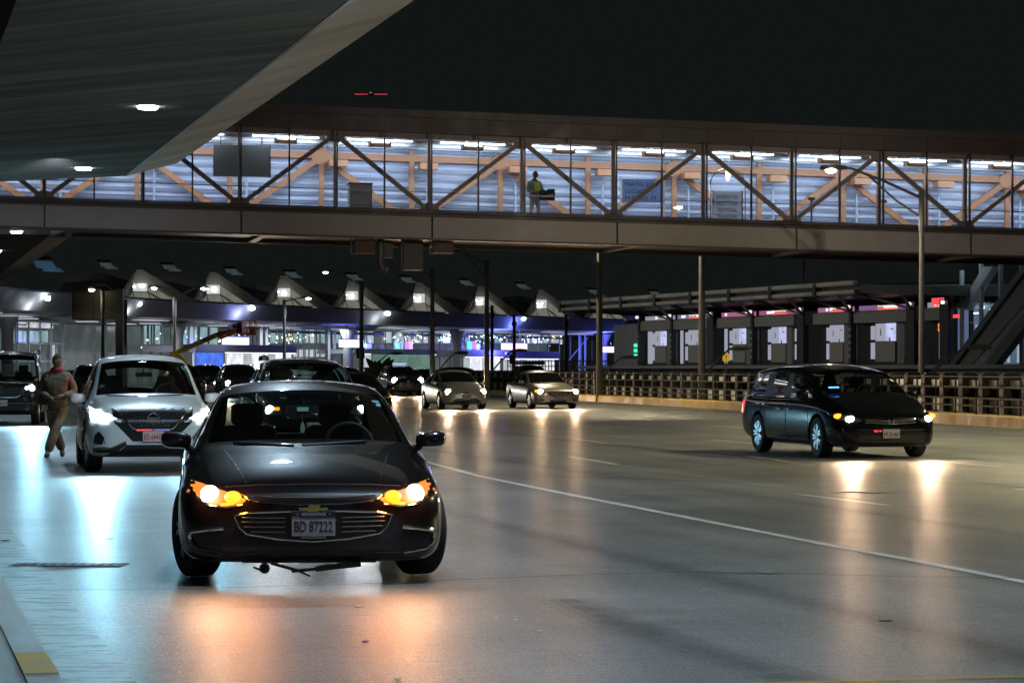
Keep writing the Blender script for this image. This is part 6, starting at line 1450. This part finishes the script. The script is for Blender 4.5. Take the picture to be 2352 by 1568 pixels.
def head_mesh(c, turn=0):
    mb = MB(); n, m = 20, 16; c = Vector(c)
    for j in range(m+1):
        t = math.pi*j/m; z = math.cos(t)
        for i in range(n):
            a = 2*math.pi*i/n; x = math.sin(t)*math.cos(a); y = math.sin(t)*math.sin(a)
            w = .076*(1-.22*max(0,-z)**1.5); d = .097*(1-.10*max(0,-z))
            p = Vector((x*w, y*d, z*.118))
            if y < -.3:                       # face side
                f = (-y-.3)/.7
                if abs(x) < .28: p.y -= .022*f*math.exp(-((z+.12)/.18)**2)*(1-abs(x)/.28)     # nose
                for ex in (-.42,.42): p.y += .012*f*math.exp(-((x-ex)/.16)**2-((z-.08)/.12)**2)   # eye sockets
                p.y -= .006*f*math.exp(-((z+.42)/.08)**2)*math.exp(-(x/.3)**2)                     # lips
                p.y -= .008*f*math.exp(-((z+.72)/.15)**2)*math.exp(-(x/.35)**2)                    # chin
            mb.v.append(p)
    for j in range(m):
        for i in range(n): mb.f.append([j*n+i, j*n+(i+1)%n, (j+1)*n+(i+1)%n, (j+1)*n+i]); mb.m.append(0)
    for s in (-1,1): 
        b = len(mb.v); mb.lathe([(0,-.012),(.8,-.006),(1,0),(.8,.006),(0,.008)],'x',10)
        for i in range(b, len(mb.v)): v = mb.v[i]; mb.v[i] = Vector((s*(.078+v.x), .008+v.y*.018, -.005+v.z*.032))
    rm = Matrix.Rotation(turn,4,'Z'); mb.xf(lambda v: rm @ v + c)
    me = bpy.data.meshes.new('head'); me.from_pydata(mb.v, [], mb.f)
    bm = bmesh.new(); bm.from_mesh(me); bmesh.ops.remove_doubles(bm, verts=bm.verts, dist=1e-5); bmesh.ops.recalc_face_normals(bm, faces=bm.faces); bm.to_mesh(me); bm.free(); return me
def hand(w, d, up, curl=.5):
    """wrist w, direction d, palm normal up -> chains for palm, five fingers"""
    w = Vector(w); d = Vector(d).normalized(); up = Vector(up).normalized(); s = d.cross(up).normalized(); ch = []
    palm = w + d*.05; ch.append([(*w,.026),(*palm,.034)])
    for k, L_ in ((-1.5,.058),(-.5,.072),(.5,.068),(1.5,.055)):
        a = w + d*.088 + s*k*.018; b_ = a + (d - up*curl*.5)*L_*.5; c_ = b_ + (d*.6 - up*curl)*L_*.5
        ch.append([(*palm,.034),(*a,.0115),(*b_,.0095),(*c_,.008)])
    a = w + d*.035 - s*.038; b_ = a + (d*.7 - s*.6 - up*.3)*.04; ch.append([(*(w+d*.05),.034),(*a,.013),(*b_,.010)])
    return ch
M_SKIN = mat('brown_skin', (.12,.055,.032), .5); M_HAIR = mat('short_black_hair', (.008,.007,.007), .85, bump=.5, bscale=300)
M_JKT = mat('khaki_jacket', (.095,.08,.05), .85, bump=.9, bscale=14, noise=.15); M_TRS = mat('brown_trousers', (.16,.115,.085), .85, bump=.8, bscale=12, noise=.12); M_SHOE = mat('dark_shoe', (.012,.010,.010), .6)
g = gnd(131, 1050)
per = empty('person', (g.x, g.y, 0), R(3), 'walking man in khaki jacket with red scarf and brown trousers beside the white suv', 'person')
hip = (0,0,.94,(.12,.10)); 
kL, aL = (.0,-.15,.52,.062), (-.13,-.22,.10,.040)        # leg on the image right swings across in front
kR, aR = (-.055,.06,.50,.060), (.065,.20,.12,.040)
elR, wrR = (-.27,.02,1.13,.046), (-.10,-.20,1.03,.034)
elL, wrL = (.30,.02,1.11,.046), (.10,-.21,1.06,.034)
body = [[hip,(0,0,1.12,(.13,.10)),(0,0,1.30,(.15,.105)),(0,.01,1.44,(.13,.09)),(0,0,1.52,.052),(0,-.01,1.58,.050)],
        [hip,(.09,-.01,.86,.090),kL,aL,(-.14,-.34,.045,.038)],[hip,(-.09,.0,.86,.090),kR,aR,(.08,.10,.045,.038)],
        [(0,.01,1.44,(.13,.09)),(-.19,.02,1.42,.062),elR,wrR],[(0,.01,1.44,(.13,.09)),(.19,.02,1.42,.062),elL,wrL]]
body += hand(wrR[:3], (.8,-.35,-.35), (0,-.6,.8)) + hand(wrL[:3], (-.8,-.3,-.2), (0,-.6,.8))
hm = head_mesh((0,-.02,1.655), R(-14))
skin('body', body, M_SKIN, per, 2, [(hm,)])
skin('jacket', [[(0,0,.80,(.170,.130)),(0,0,.86,(.180,.135)),(0,0,.98,(.195,.150)),(0,0,1.15,(.205,.16)),(0,0,1.33,(.205,.15)),(0,.01,1.45,(.15,.11)),(0,0,1.50,(.095,.085))],
     [(0,0,1.33,(.205,.15)),(-.20,.02,1.40,.095),(elR[0],elR[1],elR[2],.085),(wrR[0]-.02,wrR[1]+.02,wrR[2]+.005,.056)],[(0,0,1.33,(.205,.15)),(.20,.02,1.40,.095),(elL[0],elL[1],elL[2],.085),(wrL[0]+.02,wrL[1]+.02,wrL[2],.056)]], M_JKT, per, 2)
skin('trousers', [[(0,0,.92,(.16,.13)),(.08,-.02,.80,.125),(kL[0],kL[1],kL[2],.098),(aL[0],aL[1],.09,.082)],[(0,0,.92,(.15,.12)),(-.08,.02,.80,.125),(kR[0],kR[1],kR[2],.095),(aR[0],aR[1],.11,.080)]], M_TRS, per, 2)
skin('shoe', [[(aL[0],aL[1]+.04,.055,.048),(aL[0]-.005,aL[1]-.06,.045,.050),(aL[0]-.01,aL[1]-.17,.035,.036)]], M_SHOE, per, 2)
skin('shoe', [[(aR[0],aR[1]+.03,.085,.045),(aR[0]+.01,aR[1]-.06,.055,.048),(aR[0]+.02,aR[1]-.15,.036,.038)]], M_SHOE, per, 2)
skin('scarf', [[(0,.0,1.46,(.15,.115)),(0,-.01,1.51,(.125,.105)),(0,-.015,1.57,(.098,.098))]], mat('red_scarf', (.20,.010,.018), .9, bump=.5, bscale=30), per, 2)
mb = MB(); n = 20
for j in range(9):
    t = .52*math.pi*j/8
    for i in range(n):
        a = 2*math.pi*i/n; y = math.sin(t)*math.sin(a); lim = 1.0
        z = math.cos(t); z = max(z, .45) if y < -.3 else z
        mb.v.append(Vector((math.sin(t)*math.cos(a)*.081, y*.102, z*.125)))
for j in range(8):
    for i in range(n): mb.f.append([j*n+i, j*n+(i+1)%n, (j+1)*n+(i+1)%n, (j+1)*n+i]); mb.m.append(0)
mb.xf(lambda v: v + Vector((0,-.014,1.662))); mb.build('hair', M_HAIR, per, True)
skin('backpack', [[(-.24,.13,1.02,(.07,.10)),(-.22,.14,1.20,(.06,.10))]], M_SHOE, per, 2) if False else None
# red tint on his sleeve comes from an added spotlight, no lamp there
spot('added_red_light', (g.x+.95, g.y-.75, 1.25), (g.x+.28, g.y, 1.2), 17, (1,.02,.03), 28, .5, .05, None)
sb = empty('shoulder_bag', (g.x-.27, g.y+.05, .92), R(10), 'black shoulder bag hanging at the hip of the walking man', 'bag')
mb = MB(); mb.prism([(-.09,.0),(-.11,.20),(-.06,.27),(.08,.26),(.11,.05),(.06,-.02)],-.16,.16,'xz'); mb.build('bag_body', M_SHOE, sb, True); mb = MB(); mb.tube([(.02,0,.25),(.1,-.10,.42),(.24,-.18,.52),(.34,-.10,.60)],.012,6); mb.build('strap', M_SHOE, sb)
# face details
mb = MB()
for s in (-1,1): mb.lathe([(0,-.008),(.007,-.004),(.010,.004)],'y',10,(s*.031+.012,-.105,1.664))
mb.build('eyes', mat('eye_dark',(.02,.015,.012),.2), per, True)
# second person on the footbridge
t = bt(1245); q = Matrix.Rotation(BA,4,'Z') @ Vector((t, 1.2, 0)) + Vector((0,BZ,0))
p2 = empty('person', (q.x, q.y, FB+.75-SL*t), BA+R(20), 'person in grey coat with yellow hi-vis back panel walking across the footbridge', 'person')
b2 = [[(0,0,.92,(.12,.10)),(0,0,1.12,(.13,.10)),(0,.02,1.30,(.15,.11)),(0,.03,1.42,(.12,.09)),(0,-.01,1.50,.05),(0,-.03,1.56,.05)],
      [(0,0,.92,(.12,.10)),(.09,0,.84,.09),(.11,-.08,.47,.06),(.12,.02,.08,.04),(.12,-.12,.04,.036)],[(0,0,.92,(.12,.10)),(-.09,0,.84,.09),(-.10,.05,.47,.06),(-.11,.14,.08,.04),(-.11,.02,.04,.036)],
      [(0,.03,1.42,(.12,.09)),(-.19,.02,1.38,.06),(-.25,0,1.10,.045),(-.12,-.2,1.0,.032)],[(0,.03,1.42,(.12,.09)),(.19,.02,1.38,.06),(.28,-.02,1.12,.045),(.36,-.2,.98,.032)]]
b2 += hand((-.12,-.2,1.0),(.7,-.5,-.3),(0,-.5,.8)) + hand((.36,-.2,.98),(.3,-.7,-.3),(0,-.5,.8))
skin('body', b2, M_SKIN, p2, 1, [(head_mesh((0,-.05,1.63), R(60)),)])
skin('coat', [[(0,0,.80,(.19,.15)),(0,0,1.0,(.20,.16)),(0,0.02,1.2,(.21,.17)),(0,.02,1.34,(.20,.15)),(0,.02,1.46,(.11,.10))],[(0,.02,1.34,(.20,.15)),(-.2,.02,1.36,.09),(-.27,0,1.10,.075),(-.14,-.17,1.01,.05)],[(0,.02,1.34,(.20,.15)),(.2,.02,1.36,.09),(.30,-.02,1.12,.075),(.35,-.17,1.0,.05)]], mat('grey_green_coat',(.25,.36,.36),.85), p2, 1)
mb = MB(); mb.box((-.10,-.185,1.06),(.09,-.15,1.36)); mb.build('hi_vis_panel', mat('hi_vis_yellow',(.75,.80,.03),.6), p2); 
skin('trousers', [[(0,0,.9,(.15,.12)),(.09,0,.82,.1),(.11,-.08,.47,.075),(.12,.02,.1,.06)],[(0,0,.9,(.15,.12)),(-.09,0,.82,.1),(-.1,.05,.47,.075),(-.11,.14,.1,.06)]], mat('grey_trousers',(.4,.42,.38),.85), p2, 1)
skin('beanie', [[(0,-.05,1.66,(.085,.10)),(0,-.04,1.72,(.08,.095)),(0,-.03,1.76,(.04,.05))]], mat('dark_beanie',(.01,.02,.02),.9), p2, 1)
q2 = q + Vector((.40,-.28,0)); bag = empty('shoulder_bag', (q2.x,q2.y,FB+.75-SL*t), BA, 'black bag with white print held by the person on the footbridge', 'bag')
mb = MB(); mb.cbox((.02,0,.92),(.50,.2,.34)); mb.cbox((.16,-.0,1.06),(.22,.18,.14)); mb.build('bag_body', M_SHOE, bag); mb = MB()
for i in range(5): mb.cbox((-.15+i*.08,-.106,.85+i*.02),(.045,.006,.07))
mb.build('bag_print', mat('white_print',(.6,.6,.6)), bag)
